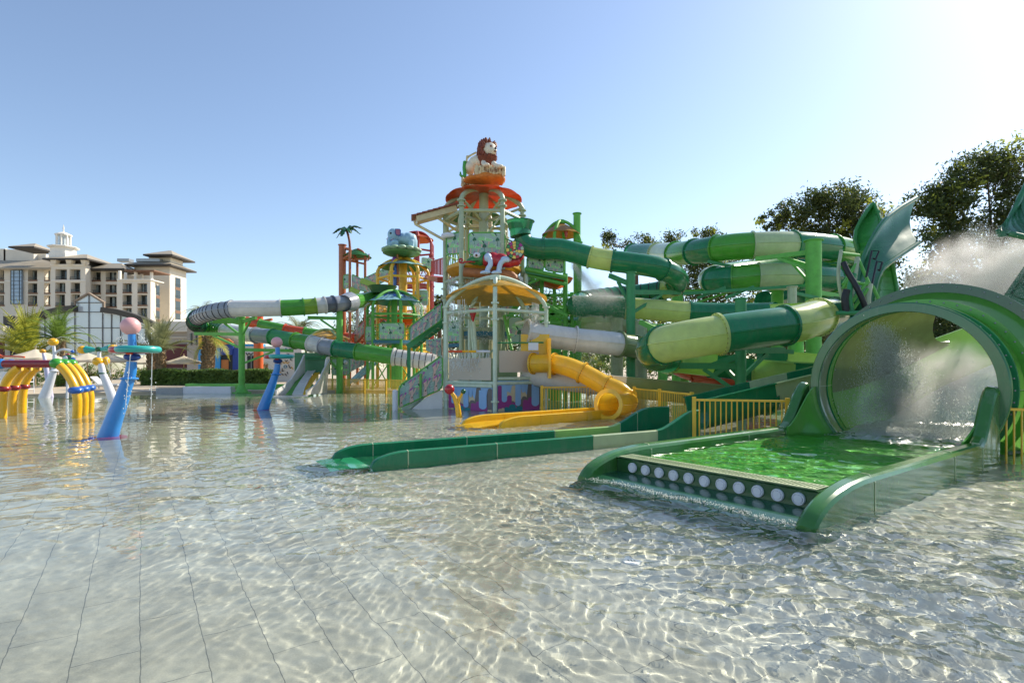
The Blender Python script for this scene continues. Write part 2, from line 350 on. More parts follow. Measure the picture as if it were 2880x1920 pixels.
q=MB(); q.sheet([[BT(-6.07,r,.065),BT(-6.3,r,.05),BT(-6.52,r,.015),BT(-6.75,r,-.05),BT(-6.95,r,-.34)] for r in np.linspace(-1.75,1.38,8)],.04); q.build('apron',tongue,bt)
for k in range(11):
    r=-1.33+k*.2365; c=BT(-6.065,r,.152); j=None
    q=MB(); q.lathe(c,-UA,[(0,.0),(0,.072),(.022,.072),(.03,.066),(.03,.06),(.018,.056),(.018,.05),(.034,.046),(.034,0)],24); j=q.build('jet_nozzle',whitep,bt)
# the tube: rim, first ring, flaring cone, open half pipe beyond
q=MB(); q.lathe(BT(0,0,zc),UA,[(0,1.46),(-.02,1.47),(-.02,1.62),(0,1.64),(.07,1.64),(.07,1.46),(0,1.46)],72); q.build('rim',mat('rim_green','#2b6b41',.2,.1,coat=.4,dirt=.2),bt)
q=MB(); q.lathe(BT(0,0,zc),UA,[(.07,1.48),(.2,1.5),(.42,1.5),(.42,1.54),(.2,1.54),(.07,1.53)],72); q.build('mouth_band',mat('mouth_band_olive','#8d9a68',.15,.12,trans=.4,coat=.5,dirt=.2),bt)
def ringp(u,R,wd,h): q=MB(); q.lathe(BT(u,0,zc),UA,[(-wd,R),(-wd,R+h),(wd,R+h),(wd,R)],72); return q
q=MB(); q.lathe(BT(0,0,zc),UA,[(.42,1.5),(.9,1.6),(1.3,1.75),(1.7,1.97)],72); tub2=mat('dark_tube_fibreglass','#3d8a38',.12,.1,trans=.45,tcol='#79b552',coat=.5,dirt=.12); q.build('tube_cone',tub2,bt)
for (u,R,wd,h,n_,m_) in ((1.72,1.95,.03,.2,56,mat('flange_dark_green','#174f2c',.2,.1,coat=.4)),(.46,1.5,.04,.15,48,teal),(1.0,1.63,.03,.14,48,fern)):
    q=ringp(u,R,wd,h); q.mi=1
    for k in range(n_):
        th=2*PI*k/n_; q.sphere(BT(u-wd-.006,(R+h*.65)*math.cos(th),zc+(R+h*.65)*math.sin(th)),.017,6,4)
    q.build('flange',[m_,galv],bt)
def chan(u): return BT(u,.055*max(0,u-1.7)**2.0,zc+.075*max(0,u-1.7)**1.75)
CU=list(np.linspace(1.74,9.2,34))
def arcp(i,t):
    R=float(np.interp(CU[i],[1.74,3,6,9],[1.97,2.05,2.1,2.1])); th=.04; A=[math.radians(192+(336-180)*k/30) if False else math.radians(168+204*k/30) for k in range(31)]
    return [(R*math.cos(a),R*math.sin(a)) for a in A]+[((R+th)*math.cos(a),(R+th)*math.sin(a)) for a in reversed(A)]
q=MB(); q.sweep([chan(u) for u in CU],arcp,grav=True); q.build('open_channel',mat('channel_fibreglass','#8bbf6a',.15,.1,trans=.55,tcol='#b9d98a',coat=.4),bt)
# high left cheek of the channel just behind the cone
q=MB(); q.sheet([[chan(u)+RA*(-2.0*math.cos(a))+V((0,0,2.0*math.sin(a)*(1 if u<4 else max(.2,1-(u-4)/3)))) for a in np.linspace(-.1,1.5 if u<3.6 else max(.15,1.5-(u-3.6)*.55),10)] for u in np.linspace(1.76,6.2,18)],.04); q.build('channel_cheek',mat('cheek_olive_fibreglass','#a0a874',.2,.12,trans=.55,coat=.4),bt)
# seams inside the mouth
for s_ in (1,-1):
    q=MB(); q.tube([BT(u,s_*(R-.004),zc) for u,R in ((.08,1.485),(.4,1.5),(.9,1.6),(1.3,1.75),(1.7,1.96))],.008,6); q.build('seam',sage,bt)
# legs carrying the cone
q=MB(); q.beam(BT(1.5,1.3,-.4),BT(1.5,1.3,.1),.25,.25); 
q.beam(BT(-2.4,1.38,-.4),BT(-2.4,1.38,-.1),.1,.3); q.build('footing',wet,bt)
# trough water
uu=np.linspace(-6.1,1.2,260); rr=np.linspace(1.38,-1.75,120); U_,R_=np.meshgrid(uu,rr)
TX=C0.x+UA.x*U_+RA.x*R_; TY=C0.y+UA.y*U_+RA.y*R_
amp=1.05+.7*np.clip((U_+3.2)/3.5,0,1.3)
TZ=.255+waves(TX*1.2,TY*1.2)*amp
tw=tag(grid_mesh('trough_water',TX,TY,TZ,water_mat('green_trough_water',(.93,.985,.93))),'rippled green water filling the landing trough below the big tube mouth','water',kind='structure'); tw.cycles.is_caustics_caster=True
# foam sheet rushing out of the tube, and spray
def foam_mat(name,tr=.35,rg=.12):
    if name in MATS: return MATS[name]
    m=bpy.data.materials.new(name); m.use_nodes=True; t=m.node_tree; n=t.nodes; L=t.links.new; b=n['Principled BSDF']; b.inputs['Base Color'].default_value=(.86,.89,.87,1); b.inputs['Roughness'].default_value=rg; b.inputs['Specular IOR Level'].default_value=.9; b.inputs['Coat Weight'].default_value=1 if rg>.2 else 0; b.inputs['Coat Roughness'].default_value=.25
    tr_=n.new('ShaderNodeBsdfTranslucent'); tr_.inputs[0].default_value=(.88,.9,.87,1); ms=n.new('ShaderNodeMixShader'); ms.inputs[0].default_value=tr
    bn=n.new('ShaderNodeTexNoise'); bn.inputs['Scale'].default_value=14; bn.inputs['Detail'].default_value=5; gp=n.new('ShaderNodeNewGeometry'); L(gp.outputs['Position'],bn.inputs['Vector']); bp=n.new('ShaderNodeBump'); bp.inputs['Strength'].default_value=.8; bp.inputs['Distance'].default_value=.05; L(bn.outputs[0],bp.inputs['Height']); L(bp.outputs[0],b.inputs['Normal'])
    L(b.outputs[0],ms.inputs[1]); L(tr_.outputs[0],ms.inputs[2]); L(ms.outputs[0],n['Material Output'].inputs[0]); MATS[name]=m; return m
fo=foam_mat('white_water')
def drops(name,pts,size,label,cat,m_=None,stretch=None,merge=None):
    # many small water drops, each a tiny solid
    pts=np.asarray(pts,float); N=len(pts); base=np.array([(1,0,-.5),(-.5,.87,-.5),(-.5,-.87,-.5),(0,0,1.)])
    sz=(size*(.35+1.1*rng.random(N)**2))[:,None,None]; v=base[None]*sz
    if stretch is not None:
        d=np.asarray(stretch,float); d=d if d.ndim==2 else np.repeat(d[None],N,0); v=v*.7; v[:,3]+=d*sz[:,0]*1.0
    v=v+pts[:,None]; f=np.arange(N)[:,None,None]*4+np.array([(0,2,1),(0,1,3),(1,2,3),(2,0,3)])[None]
    return tag(np_mesh(name,v.reshape(-1,3),f.reshape(-1,3),m_ or foam_mat('spray_drops',.75),smooth=False),label,cat,kind='stuff')
us_=np.linspace(-.9,9.0,210); th_=np.linspace(-.85,.9,90); U_,T_=np.meshgrid(us_,th_)
Rr=np.interp(U_,[-2,0,.4,1.7,3,9],[1.46,1.46,1.48,1.94,2.02,2.07])-.04
nzv=waves(U_*2.2+3,T_*5,1.0)*2.2
Rr=Rr-np.abs(nzv)*1.6; ex_=np.maximum(0,U_-1.7)
TT=T_-.22*np.clip(ex_,0,4)/4
RR=Rr*np.sin(TT)+.055*ex_**2; ZZ=np.maximum(zc+.075*ex_**1.75-Rr*np.cos(TT),.25+nzv*.9)
FX=C0.x+UA.x*U_+RA.x*RR; FY=C0.y+UA.y*U_+RA.y*RR
def keep(x,y):
    u=(x-C0.x)*UA.x+(y-C0.y)*UA.y; r=(x-C0.x)*RA.x+(y-C0.y)*RA.y; nz_=np.sin(x*9+np.cos(y*5)*2)+np.sin(y*11+x*3)
    return ((u<.5)&(np.abs(r)>1.3))|((u<.1)&(np.abs(r)>.9+.2*nz_))|((nz_>1.25)&(u<.4))
tag(grid_mesh('rushing_water',FX,FY,ZZ,foam_mat('rushing_white_water',.4,.34),keep),'white water rushing out of the big green tube into the trough','water',kind='stuff')
pts=[]
for k in range(26000):
    a=rng.random(); u=rng.normal()*.22+.35+a*.5; r=-.45+a*.9*(rng.random()-.1)+rng.normal()*.10*(1+3*a); z=2.45-1.9*a**.8+rng.normal()*.06
    pts.append(BT(u,r,z))
for k in range(30000):
    u=rng.random()*3.2-.2; a=rng.normal()*.6+.15; R=1.2+.2*u-abs(rng.normal())*.35; pts.append(BT(u,R*math.sin(a),max(.3,zc-R*math.cos(a))))
drops('tube_spray',pts,.0085,'fine white spray falling inside the mouth of the big green tube','spray',stretch=(0,0,1.6))
pts=[]
for k in range(1500):
    r=-1.6+rng.random()*2.9; u=-6.6+.05*math.sin(r*5)+rng.normal()*.05; pts.append(BT(u,r,.012+abs(rng.normal())*.012))
drops('weir_foam',pts,.006,'line of white foam along the front of the landing trough','foam')

def mist(label,balls,dens,an=.5):
    if 'spray_mist' not in MATS:
        m=bpy.data.materials.new('spray_mist'); m.use_nodes=True; t=m.node_tree; n=t.nodes; n.clear(); L=t.links.new
        v=n.new('ShaderNodeVolumePrincipled'); v.inputs['Color'].default_value=(.96,.95,.92,1); v.inputs['Anisotropy'].default_value=an
        tc=n.new('ShaderNodeTexCoord'); ln=n.new('ShaderNodeVectorMath'); ln.operation='LENGTH'; L(tc.outputs['Object'],ln.inputs[0])
        fr_=n.new('ShaderNodeMapRange'); fr_.interpolation_type='SMOOTHSTEP'; fr_.inputs[1].default_value=1.; fr_.inputs[2].default_value=.1; fr_.inputs[3].default_value=0; fr_.inputs[4].default_value=1; L(ln.outputs['Value'],fr_.inputs[0])
        g=n.new('ShaderNodeNewGeometry'); nz=n.new('ShaderNodeTexNoise'); nz.inputs['Scale'].default_value=2.6; nz.inputs['Detail'].default_value=4; L(g.outputs['Position'],nz.inputs['Vector'])
        r2=n.new('ShaderNodeMapRange'); r2.inputs[1].default_value=.36; r2.inputs[2].default_value=.68; r2.inputs[3].default_value=.15; r2.inputs[4].default_value=1.6; L(nz.outputs[0],r2.inputs[0])
        oi=n.new('ShaderNodeObjectInfo'); m1=n.new('ShaderNodeMath'); m1.operation='MULTIPLY'; L(fr_.outputs[0],m1.inputs[0]); L(r2.outputs[0],m1.inputs[1])
        m2=n.new('ShaderNodeMath'); m2.operation='MULTIPLY'; L(m1.outputs[0],m2.inputs[0]); L(oi.outputs['Alpha'],m2.inputs[1]); L(m2.outputs[0],v.inputs['Density'])
        o=n.new('ShaderNodeOutputMaterial'); L(v.outputs[0],o.inputs['Volume']); MATS['spray_mist']=m
    root=bpy.data.objects.new('spray_mist',None); C.objects.link(root); root.location=balls[0][0]; tag(root,label,'mist',kind='stuff')
    q=MB(); q.sphere((0,0,0),1,20,14); me=None
    for c,r in balls:
        if me is None: o=q.build('mist_puff',MATS['spray_mist']); me=o.data
        else: o=bpy.data.objects.new('mist_puff',me); C.objects.link(o)
        o.parent=root; o.location=V(c)-root.location; o.scale=r; o.color=(1,1,1,dens)
mist('soft mist of spray hanging inside the big tube mouth',[(BT(.9,-.25,1.45),(.75,.75,.85)),(BT(1.6,.1,.95),(.9,.9,.6)),(BT(.4,-.35,2.0),(.35,.35,.6)),(BT(2.6,.2,1.5),(1.1,1.1,.8)),(BT(.5,-.3,1.6),(.28,.28,.9)),(BT(.3,-.1,.8),(.7,.7,.5))],1.1)
# ================================================================ SLIDES
def tube_prof(r,n=28):
    out=[]
    for j in range(n):
        a=2*PI*j/n; k=r
        out.append((k*math.cos(a),k*math.sin(a)))
    # seam ridges on both sides
    o2=[]
    for j,(x,y) in enumerate(out):
        if j==0: o2+= [(r*math.cos(-.05),r*math.sin(-.05)),(r*1.055,-r*.03),(r*1.055,r*.03),(r*math.cos(.05),r*math.sin(.05))]
        elif j==n//2: o2+= [(-r*math.cos(.05),r*math.sin(.05)),(-r*1.055,r*.03),(-r*1.055,-r*.03),(-r*math.cos(.05),-r*math.sin(.05))]
        else: o2.append((x,y))
    return o2
def half_prof(r,up=.35,th=.045,n=16,lip=.06):
    # open channel: half circle with straight sides and a rolled lip
    o=[(r+lip,up),(r+lip,up-.03),(r,up-.04)]+[(r*math.cos(-PI*j/n),r*math.sin(-PI*j/n)) for j in range(n+1)]+[(-r,up-.04),(-r-lip,up-.03),(-r-lip,up),(-r+th,up)]
    ri=r-th; o+=[(ri*math.cos(-PI+PI*j/n),ri*math.sin(-PI+PI*j/n)) for j in range(n+1)]+[(ri,up)]
    return o
def slide(name,label,cat,ctrl,r,secs,group=None,step=.14,half_up=.3,bolts=False,rad=None,flw=.035,flh=.09):
    """ctrl: list of points; secs: (start index, end index, material, kind)"""
    pts,idx=crv([P(*c) if not isinstance(c,Vector) else c for c in ctrl],step)
    root=thing(name,label,cat,pts[len(pts)//2]*1.0,group)
    fi=lambda x: int(round(idx[int(x)]+(x-int(x))*((idx[int(x)+1]-idx[int(x)]) if int(x)+1<len(idx) else 0)))
    fr=frames(pts,True)
    def at(i): return rad(i/(len(pts)-1)) if rad else r
    for (a,b,m_,kind) in secs:
        i0,i1=fi(a),fi(b)
        if i1-i0<1: i1=i0+1
        sub=pts[i0:i1+1]; q=MB(); fsub=fr[i0:i1+1]
        pr=(lambda i,t,i0=i0:half_prof(at(i0+i),half_up)) if 'half' in kind else (lambda i,t,i0=i0:tube_prof(at(i0+i)))
        # use the frames of the whole path so neighbouring sections meet exactly
        k=None; vs=[]
        for i,(p,(t,rr,uu)) in enumerate(zip(sub,fsub)):
            c=pr(i,0); k=len(c)
            for x,y in c: vs.append(p+rr*x+uu*y)
        fs=[(i*k+j,i*k+(j+1)%k,(i+1)*k+(j+1)%k,(i+1)*k+j) for i in range(len(sub)-1) for j in range(k)]
        if 'half' in kind: fs+= [tuple(range(k-1,-1,-1)),tuple((len(sub)-1)*k+j for j in range(k))]
        q.add(vs,fs); mats=[m_]
        if 'ribs' in kind:
            q.mi=1; mats.append(dark); stp=max(2,int(.5/step))
            for i in range(1,len(sub)-1,stp):
                t=fsub[i][0]; q.lathe(sub[i],t,[(-.02,at(i0+i)),(-.02,at(i0+i)+.02),(.02,at(i0+i)+.02),(.02,at(i0+i))],28)
        q.build('tube_section' if 'half' not in kind else 'channel_section',mats,root,ang=30)
        if 'nof' in kind: continue
        q=MB(); t,rr,uu=fsub[0]; R=at(i0); p=sub[0]; a0,a1=(0,2*PI) if 'half' not in kind else (-.0,PI)
        ref=None; hl=flh*R/.5
        kw=dict(n=28) if 'half' not in kind else dict(n=16,a0=0,a1=PI,ref=tuple(rr))
        # lathe turns from ref towards t x ref; r x t = u so t x r = -u: angles 0..pi run below
        q.lathe(p,t,[(-flw,R-.01),(-flw,R+hl),(flw,R+hl),(flw,R-.01)],**kw)
        ml=[m_]
        if bolts:
            ml.append(bolt); q.mi=1; nb=26
            for k in range(nb):
                th=2*PI*k/nb
                if 'half' in kind and math.sin(th)>.1: continue
                q.sphere(p+(rr*math.cos(th)+uu*math.sin(th))*(R+hl*.6)-t*flw,.016,5,3); q.sphere(p+(rr*math.cos(th)+uu*math.sin(th))*(R+hl*.6)+t*flw,.016,5,3)
        q.build('flange',ml,root)
    return root
W=2880/2352 # display pixels to photo pixels
# --- serpentine green and lime body slide
A=[(1463,626,25),(1463,645,25),(1466,672,25),(1482,692,25),(1520,700,25),(1570,700,24.9),(1613,710,24.8),(1660,723,24.7),(1715,733,24.5),(1780,741,24.3),(1850,753,24.2),(1893,772,24.7),(1908,792,25.8),(1885,810,26.8),(1830,822,27.4),(1760,830,27.7),(1690,838,27.2),(1640,848,26.4),(1622,858,25.4),(1640,862,24.8),(1700,862,24.6),(1760,865,24.5),(1850,872,24.3),(1940,879,24),(2040,882,23.8),(2150,882,23),(2260,878,21.6),(2335,876,19.8),(2352,882,18),(2300,892,16.6),(2239,910,15.9),(2130,925,15.5),(2022,940,15.3),(1930,955,15.3),(1872,968,15.6),(1838,985,16.6),(1850,1002,18.2),(1920,1012,19.4),(2000,1022,19.8),(2100,1034,19.6),(2200,1044,18.8),(2300,1052,17.2),(2352,1056,16.2),(2340,1064,15.3),(2274,1080,14.8),(2160,1108,14.3),(2050,1135,13.95),(1962,1156,13.7)]
BR=lambda t: .47+.07*max(0,1-abs(t-CT)/.13)**.5
_pp,_ii=crv([P(*c) for c in A],.14); CT=_ii[31]/(len(_pp)-1)
slide('body_slide','long serpentine tube slide in deep green and lime starting at the lion tower','water slide',A,.47,[(0,4.3,teal,'nof'),(4.3,6.9,teal,''),(6.9,8.2,lime,''),(8.2,10.3,teal,''),(10.3,12.6,teal,''),(12.6,13.4,lime,''),(13.4,17,teal,'ribs'),(17,20,teal,''),(20,21,teal,''),(21,23.05,lime,''),(23.05,25.3,teal,''),(25.3,27,ltgrn,'half'),(27,28.3,teal,'half'),(28.3,29.0,teal,''),(29.0,30.35,lime,''),(30.35,32.05,teal,''),(32.05,34.2,lime,''),(34.2,36.5,teal,''),(36.5,38,ltgrn,'half'),(38,39.2,teal,'half'),(39.2,40.7,ltgrn,'half'),(40.7,42.5,teal,'half'),(42.5,44.15,teal,'half'),(44.15,45.1,sage,'half'),(45.1,47,teal,'half')],bolts=True,half_up=.34,rad=BR,flh=.06)
q=MB(); q.lathe(P(1463,626,25),(0,0,1),[(-.35,.5),(0,.6),(.03,.66),(.05,.66),(.05,.6)],32); o=q.build('inlet_funnel',teal,None); o.parent=bpy.data.objects['body_slide']; o.location=-ORG['body_slide']
# --- straight run-out channel of the serpentine, lying in the pool
ro=thing('runout_channel','long low dark green run-out channel with a pale green stretch lying in the pool','water slide',(0,11,0))
ux=V((.857,.515,0)); nx=V((-.515,.857,0))
def RO(s,k,z): return ux*s+nx*k+V((0,0,z))
def roh(s):
    if s<3.25: k=max(0,(s-2.6)/.65); return -.03+.25*math.sqrt(max(0,1-(1-k)**2))
    if s>8.95: k=min(1,(s-8.95)/1.35); return .22+.40*k*k*(3-2*k)
    return .22
for off,segs in ((8.81,((2.6,3.25,teal),(3.25,4.95,teal),(4.95,7.2,teal),(7.2,9.0,sage),(9.0,10.4,teal))),(9.95,((2.25,3.0,teal),(3.0,4.9,teal),(4.9,7.05,teal),(7.05,8.95,ltgrn),(8.95,9.5,teal),(9.5,10.6,teal)))):
    for a,b_,m_ in segs:
        q=MB(); ss=np.linspace(a,b_-.015,10)
        d0=.35 if off>9 else 0
        q.sweep([RO(s,off,0) for s in ss],lambda i,t,ss=ss,d0=d0:[(-.06,-.4),(-.06,roh(ss[i]+d0)-.02),(-.03,roh(ss[i]+d0)),(.03,roh(ss[i]+d0)),(.06,roh(ss[i]+d0)-.02),(.06,-.4)],grav=True); q.build('side_wall',m_,ro)
        if b_<10: q=MB(); q.sweep([RO(b_-.015,off,0),RO(b_+.004,off,0)],[(-.065,-.1),(-.065,roh(b_+d0)-.01),(0,roh(b_+d0)+.006),(.065,roh(b_+d0)-.01),(.065,-.1)],grav=True); q.build('joint_strip',sage,ro,smooth=False)
q=MB(); q.sheet([[RO(s,8.85,-.05+.12*max(0,s-9.2)),RO(s,9.38,-.07+.12*max(0,s-9.2)),RO(s,9.9,-.05+.12*max(0,s-9.2))] for s in np.linspace(2.5,10.5,14)],.03); q.build('channel_floor',teal,ro)
q=MB(); q.sheet([[RO(s,8.8+.0*s,z),RO(s,9.38,z+.01),RO(s,9.95,z)] for s,z in ((2.6,.01),(2.4,.0),(2.2,-.03),(2.0,-.09))],.03); q.build('tip_tongue',mat('wet_green_tip','#2f9a63',.12,.1,coat=.4),ro)
# --- upper raft coil
B=[(1780,712,42),(1850,712,37.5),(1907,713,33),(1974,706,30),(2068,694,28.3),(2188,689,28),(2282,692,28.5),(2372,704,30),(2402,718,32.5),(2350,735,34.7),(2230,748,35.7),(2110,762,34.7),(2022,776,32.2),(2000,786,30),(2040,787,28.6),(2120,780,28),(2200,778,27.9),(2309,781,28.5),(2380,790,30),(2405,805,32.5),(2350,818,34.7),(2230,832,35.2),(2150,850,33.5)]
slide('raft_slide','wide green tube coiling twice above the serpentine slide at the right','water slide',B,.68,[(0,1,teal,''),(1,1.9,sage,''),(1.9,2.75,fern,''),(2.75,3.5,teal,''),(3.5,4.35,fern,''),(4.35,5.45,sage,''),(5.45,6.6,teal,''),(6.6,8,fern,''),(8,10,teal,''),(10,12.0,fern,''),(12.0,13.4,sage,''),(13.4,14.3,teal,''),(14.3,15.2,fern,''),(15.2,16.35,sage,''),(16.35,17.4,teal,''),(17.4,19,fern,''),(19,22,teal,'')],step=.2,flh=.06)
# --- looping tube at the left
Lp=[(1075,832,40),(1030,842,38),(985,850,35.6),(930,856,34.4),(870,862,33.8),(790,866,33.2),(720,867,33),(653,869,33),(600,877,33.3),(563,890,34.4),(547,905,36.6),(560,917,38.8),(598,922,39.6),(640,930,38.4),(680,938,37.3),(735,944,36.4),(780,949,35.8),(832,958,35),(870,965,34.6),(908,973,34.2),(959,982,33.8),(1000,988,33.5),(1048,994,33.2),(1099,1002,33),(1149,1009,33),(1190,1014,33),(1225,1018,33)]
slide('loop_slide','white grey and green tube slide making a wide hairpin loop at the left','water slide',Lp,.49,[(0,2,fern,''),(2,2.9,greyf,''),(2.9,3.3,dgreyf,''),(3.3,3.75,whitef,''),(3.75,4.2,mat('shiny_lime_green_fibreglass','#8db43c',.15,.1,trans=.3,coat=.5),''),(4.2,5,fern,''),(5,7.05,whitef,''),(7.05,9.3,greyf,'ribs'),(9.3,11.2,teal,'ribs'),(11.2,12.9,fern,'ribs'),(12.9,14.7,whitef,''),(14.7,15.8,greyf,''),(15.8,17,steel_dg,''),(17,18.2,fern,''),(18.2,19,whitef,''),(19,19.75,greyf,''),(19.75,21.2,teal,''),(21.2,23.2,fern,''),(23.2,26,whitef,'ribs')],step=.17,flh=.07)
q=MB(); q.lathe(P(985,850,35.6),(P(985,850,35.6)-P(1030,842,38)).normalized(),[(-.5,.5),(-.1,.6),(0,.66),(.9,.52)],28); o=q.build('tube_collar',greyf,None); o.parent=bpy.data.objects['loop_slide']; o.location=-ORG['loop_slide']
# --- slide in orange and green behind it
D=[(600,886,46.5),(640,893,46),(690,903,46),(731,912,46),(780,922,46),(830,931,46),(880,938,46),(940,945,46),(1000,952,46)]
slide('orange_green_slide','narrow slide in orange and green stretches behind the looping tube','water slide',D,.42,[(0,2,fern,''),(2,3,orgf,''),(3,4.5,fern,''),(4.5,5.6,orgf,''),(5.6,6.8,fern,''),(6.8,8,orgf,'')],step=.2)
# --- white slide from the front tower, then olive
E_=[(1480,935,21.6),(1530,943,21.8),(1618,955,22),(1690,962,22),(1741,968,22.1),(1800,977,22.8),(1860,986,24)]
slide('white_tube_slide','plain white tube slide passing behind the yellow tube','water slide',E_,.47,[(0,2,whitef,''),(2,3.95,whitef,''),(3.95,6,olive,'')],bolts=True)
E2=[(1480,1052,21.5),(1560,1064,21),(1660,1076,20.6),(1762,1086,20.2),(1850,1094,20),(1930,1101,19.8),(2010,1108,19.5),(2075,1114,19.2)]
slide('open_slide','open white and olive channel slide sloping down beside the yellow fence','water slide',E2,.42,[(0,2,whitef,'half'),(2,3.05,whitef,'half'),(3.05,5,olive,'half'),(5,7,olive,'half')],half_up=.35)
O=[(1740,918,27.5),(1790,950,26.5),(1850,996,26),(1905,1030,25.2),(1960,1050,24.4),(2030,1064,23.4),(2110,1073,22.7),(2180,1078,22.5)]
slide('orange_slide','rust orange slide passing behind the green columns','water slide',O,.40,[(0,2,orgf,''),(2,4,orgf,''),(4,7,orgf,'half')])
# --- closed pale tubes deep in the tangle
T5=[(1560,905,30),(1600,918,29),(1650,912,27.8),(1700,908,27),(1760,920,27),(1820,935,27.5),(1900,945,28)]
slide('deep_green_slide','short green and sage tube glimpsed under the serpentine slide','water slide',T5,.5,[(0,2,teal,''),(2,4,sage,''),(4,6,fern,'')])
T6=[(2130,1010,21.8),(2200,1012,21.5),(2290,1020,21.5),(2340,1030,21.5)]
slide('rear_channel','pale green open channel curving behind the lime channel near the big tube','water slide',T6,.62,[(0,1,teal,'half'),(1,2.6,ltgrn,'half'),(2.6,3,teal,'half')],half_up=.3)
# --- yellow enclosed slide
yt=[(1500,1022,20.8),(1550,1022,20.4),(1590,1029,20.1),(1630,1044,19.9),(1668,1064,19.7),(1705,1085,19.5),(1740,1100,19.3),(1762,1122,19.2),(1763,1132,18.7),(1742,1137,17.9),(1712,1137,17.3)]
slide('yellow_tube_slide','bright yellow enclosed tube slide bending down to a round mouth','water slide',yt,.35,[(0,1.3,yelf,''),(1.3,3.2,yelf,''),(3.2,5.1,yelf,''),(5.1,7.0,yelf,''),(7.0,10,yelf,'')],bolts=True,step=.1)
r_=bpy.data.objects['yellow_tube_slide']
pe=P(1712,1137,17.3); te=(P(1712,1137,17.3)-P(1742,1137,17.9)).normalized()
q=MB(); q.lathe(pe,te,[(-.03,.37),(-.03,.48),(.05,.5),(.05,.37)],32); o=q.build('mouth_rim',yelf,None); o.parent=r_; o.location=-ORG[r_.name]
q=MB(); q.box(P(1543,1008,20.45),(.09,1.3,1.45)); o=q.build('start_board',yelf,None); o.parent=r_; o.location=-ORG[r_.name]
q=MB(); q.box(P(1505,985,21.3),(1.1,.06,1.25)); o=q.build('start_wall',yelf,None); o.parent=r_; o.location=-ORG[r_.name]
q=MB(); q.box(P(1500,974,20.0),(.36,.02,.27)); tag(q.build('notice_sheet',whitep),'white notice sheet fixed to the yellow slide entrance','notice')
# yellow run-out channel
yr=thing('yellow_runout_channel','low yellow run-out channel in the pool below the yellow tube','water slide',G(1500,1180))
a0=G(1400,1199); a1=G(1750,1170); dv=(a1-a0).normalized(); nv=V((-dv.y,dv.x,0)); LY=(a1-a0).length+.4
def YR(s,k,z): return a0+dv*s+nv*k+V((0,0,z))
def yh(s): return .27*math.sqrt(max(0,1-(1-min(1,max(0,s/.9)))**2))-.02
for off,st in ((0,0.),(1.0,-.55)):
    cuts=[st,st+1.5,st+3.4,LY+(.2 if off else 0)]
    for a,b_ in zip(cuts,cuts[1:]):
        q=MB(); ss=np.linspace(a,b_-.012,12); q.sweep([YR(s,off,0) for s in ss],lambda i,t,ss=ss:[(-.06,-.4),(-.06,yh(ss[i]-st)-.02),(-.03,yh(ss[i]-st)),(.03,yh(ss[i]-st)),(.06,yh(ss[i]-st)-.02),(.06,-.4)],grav=True); q.build('side_wall',yelf,yr)
q=MB(); q.sheet([[YR(s,.04,z),YR(s,.5,z-.02),YR(s,.96,z)] for s,z in ((-.75,-.06),(-.45,.0),(0,.03),(1,.05),(LY,.06))],.03); q.build('channel_floor',yelf,yr)
# ================================================================ COLUMNS that carry the slides
def column(px,d,ztop,r,m_,label,zb=-.45,cap=True,arms=(),foot=False):
    b=PZ(px,d,zb); c=thing('support_column',label,'column',b,'steel columns carrying the slides')
    q=MB(); q.cyl(b,PZ(px,d,ztop),r,r,20); q.build('shaft',m_,c)
    if cap: q=MB(); q.cyl(PZ(px,d,ztop),PZ(px,d,ztop+.04),r*1.25,r*1.25,20); q.build('cap_plate',m_,c)
    for (z0,tx,ty,td) in arms:
        a=PZ(px,d,z0); e=P(tx,ty,td); q=MB(); q.beam(a,e,.14,.2); q.build('arm',m_,c)
        h=V((a.x,a.y,a.z-.9)); q=MB(); q.beam(h,a*.4+e*.6-V((0,0,.1)),.09,.12); q.build('brace',m_,c)
    if foot:
        q=MB(); q.cyl(V((b.x,b.y,.05)),V((b.x,b.y,.5)),r*2.0,r*1.0,12); q.cyl(V((b.x,b.y,-.4)),V((b.x,b.y,.05)),r*3.2,r*3.2,4); q.build('base_flare',m_,c)
    return c
zz_=lambda y,d: CZ-(y-HY)/F*d
column(680,34.6,zz_(893,34.6),.19,steel_g,'green column with bracket arms under the hairpin of the looping tube',arms=((zz_(905,34.6),600,905,35),(zz_(940,34.6),548,938,37),(zz_(983,34.6),825,986,35.2),(zz_(905,34.6),720,893,33.3)),foot=True)
column(955,34.9,zz_(868,34.9),.2,steel_g,'green column under the white and grey end of the looping tube',arms=((zz_(895,34.9),865,893,34.2),(zz_(1005,34.9),905,1005,34.4)))
column(727,47,zz_(888,47),.38,steel_o,'thick orange column under the orange and green slide',zb=0,arms=((zz_(900,47),690,897,46.3),(zz_(905,47),765,898,46.3)),foot=True)
column(1774,23.2,zz_(768,23.2),.19,steel_dg,'tall deep green column crossing in front of the lime tube stretch',arms=((zz_(800,23.2),1715,775,24.3),(zz_(822,23.2),1912,822,26)))
column(1623,28.4,zz_(602,28.4),.19,steel_g,'tall bright green mast beside the tan canopy behind the slide')
column(2288,25.5,zz_(678,25.5),.34,steel_g,'thickest green column, under the double coil',arms=((zz_(708,25.5),2125,728,27),(zz_(752,25.5),2190,722,27.5),(zz_(820,25.5),2390,838,27)))
column(2228,24.6,zz_(808,24.6),.19,steel_ol,'short olive column rising between coil and lime channel')
column(2083,17.7,zz_(842,17.7),.17,steel_dg,'deep green column with side arms behind the lime and green channel',arms=((zz_(1030,17.7),1910,1028,18),(zz_(985,17.7),2205,985,18.5),(zz_(1000,17.7),2000,1030,18.8)))
column(1864,22.3,zz_(915,22.3),.19,steel_g,'bright green column beside the left bend of the lime channel',arms=((zz_(935,22.3),1800,905,23),))
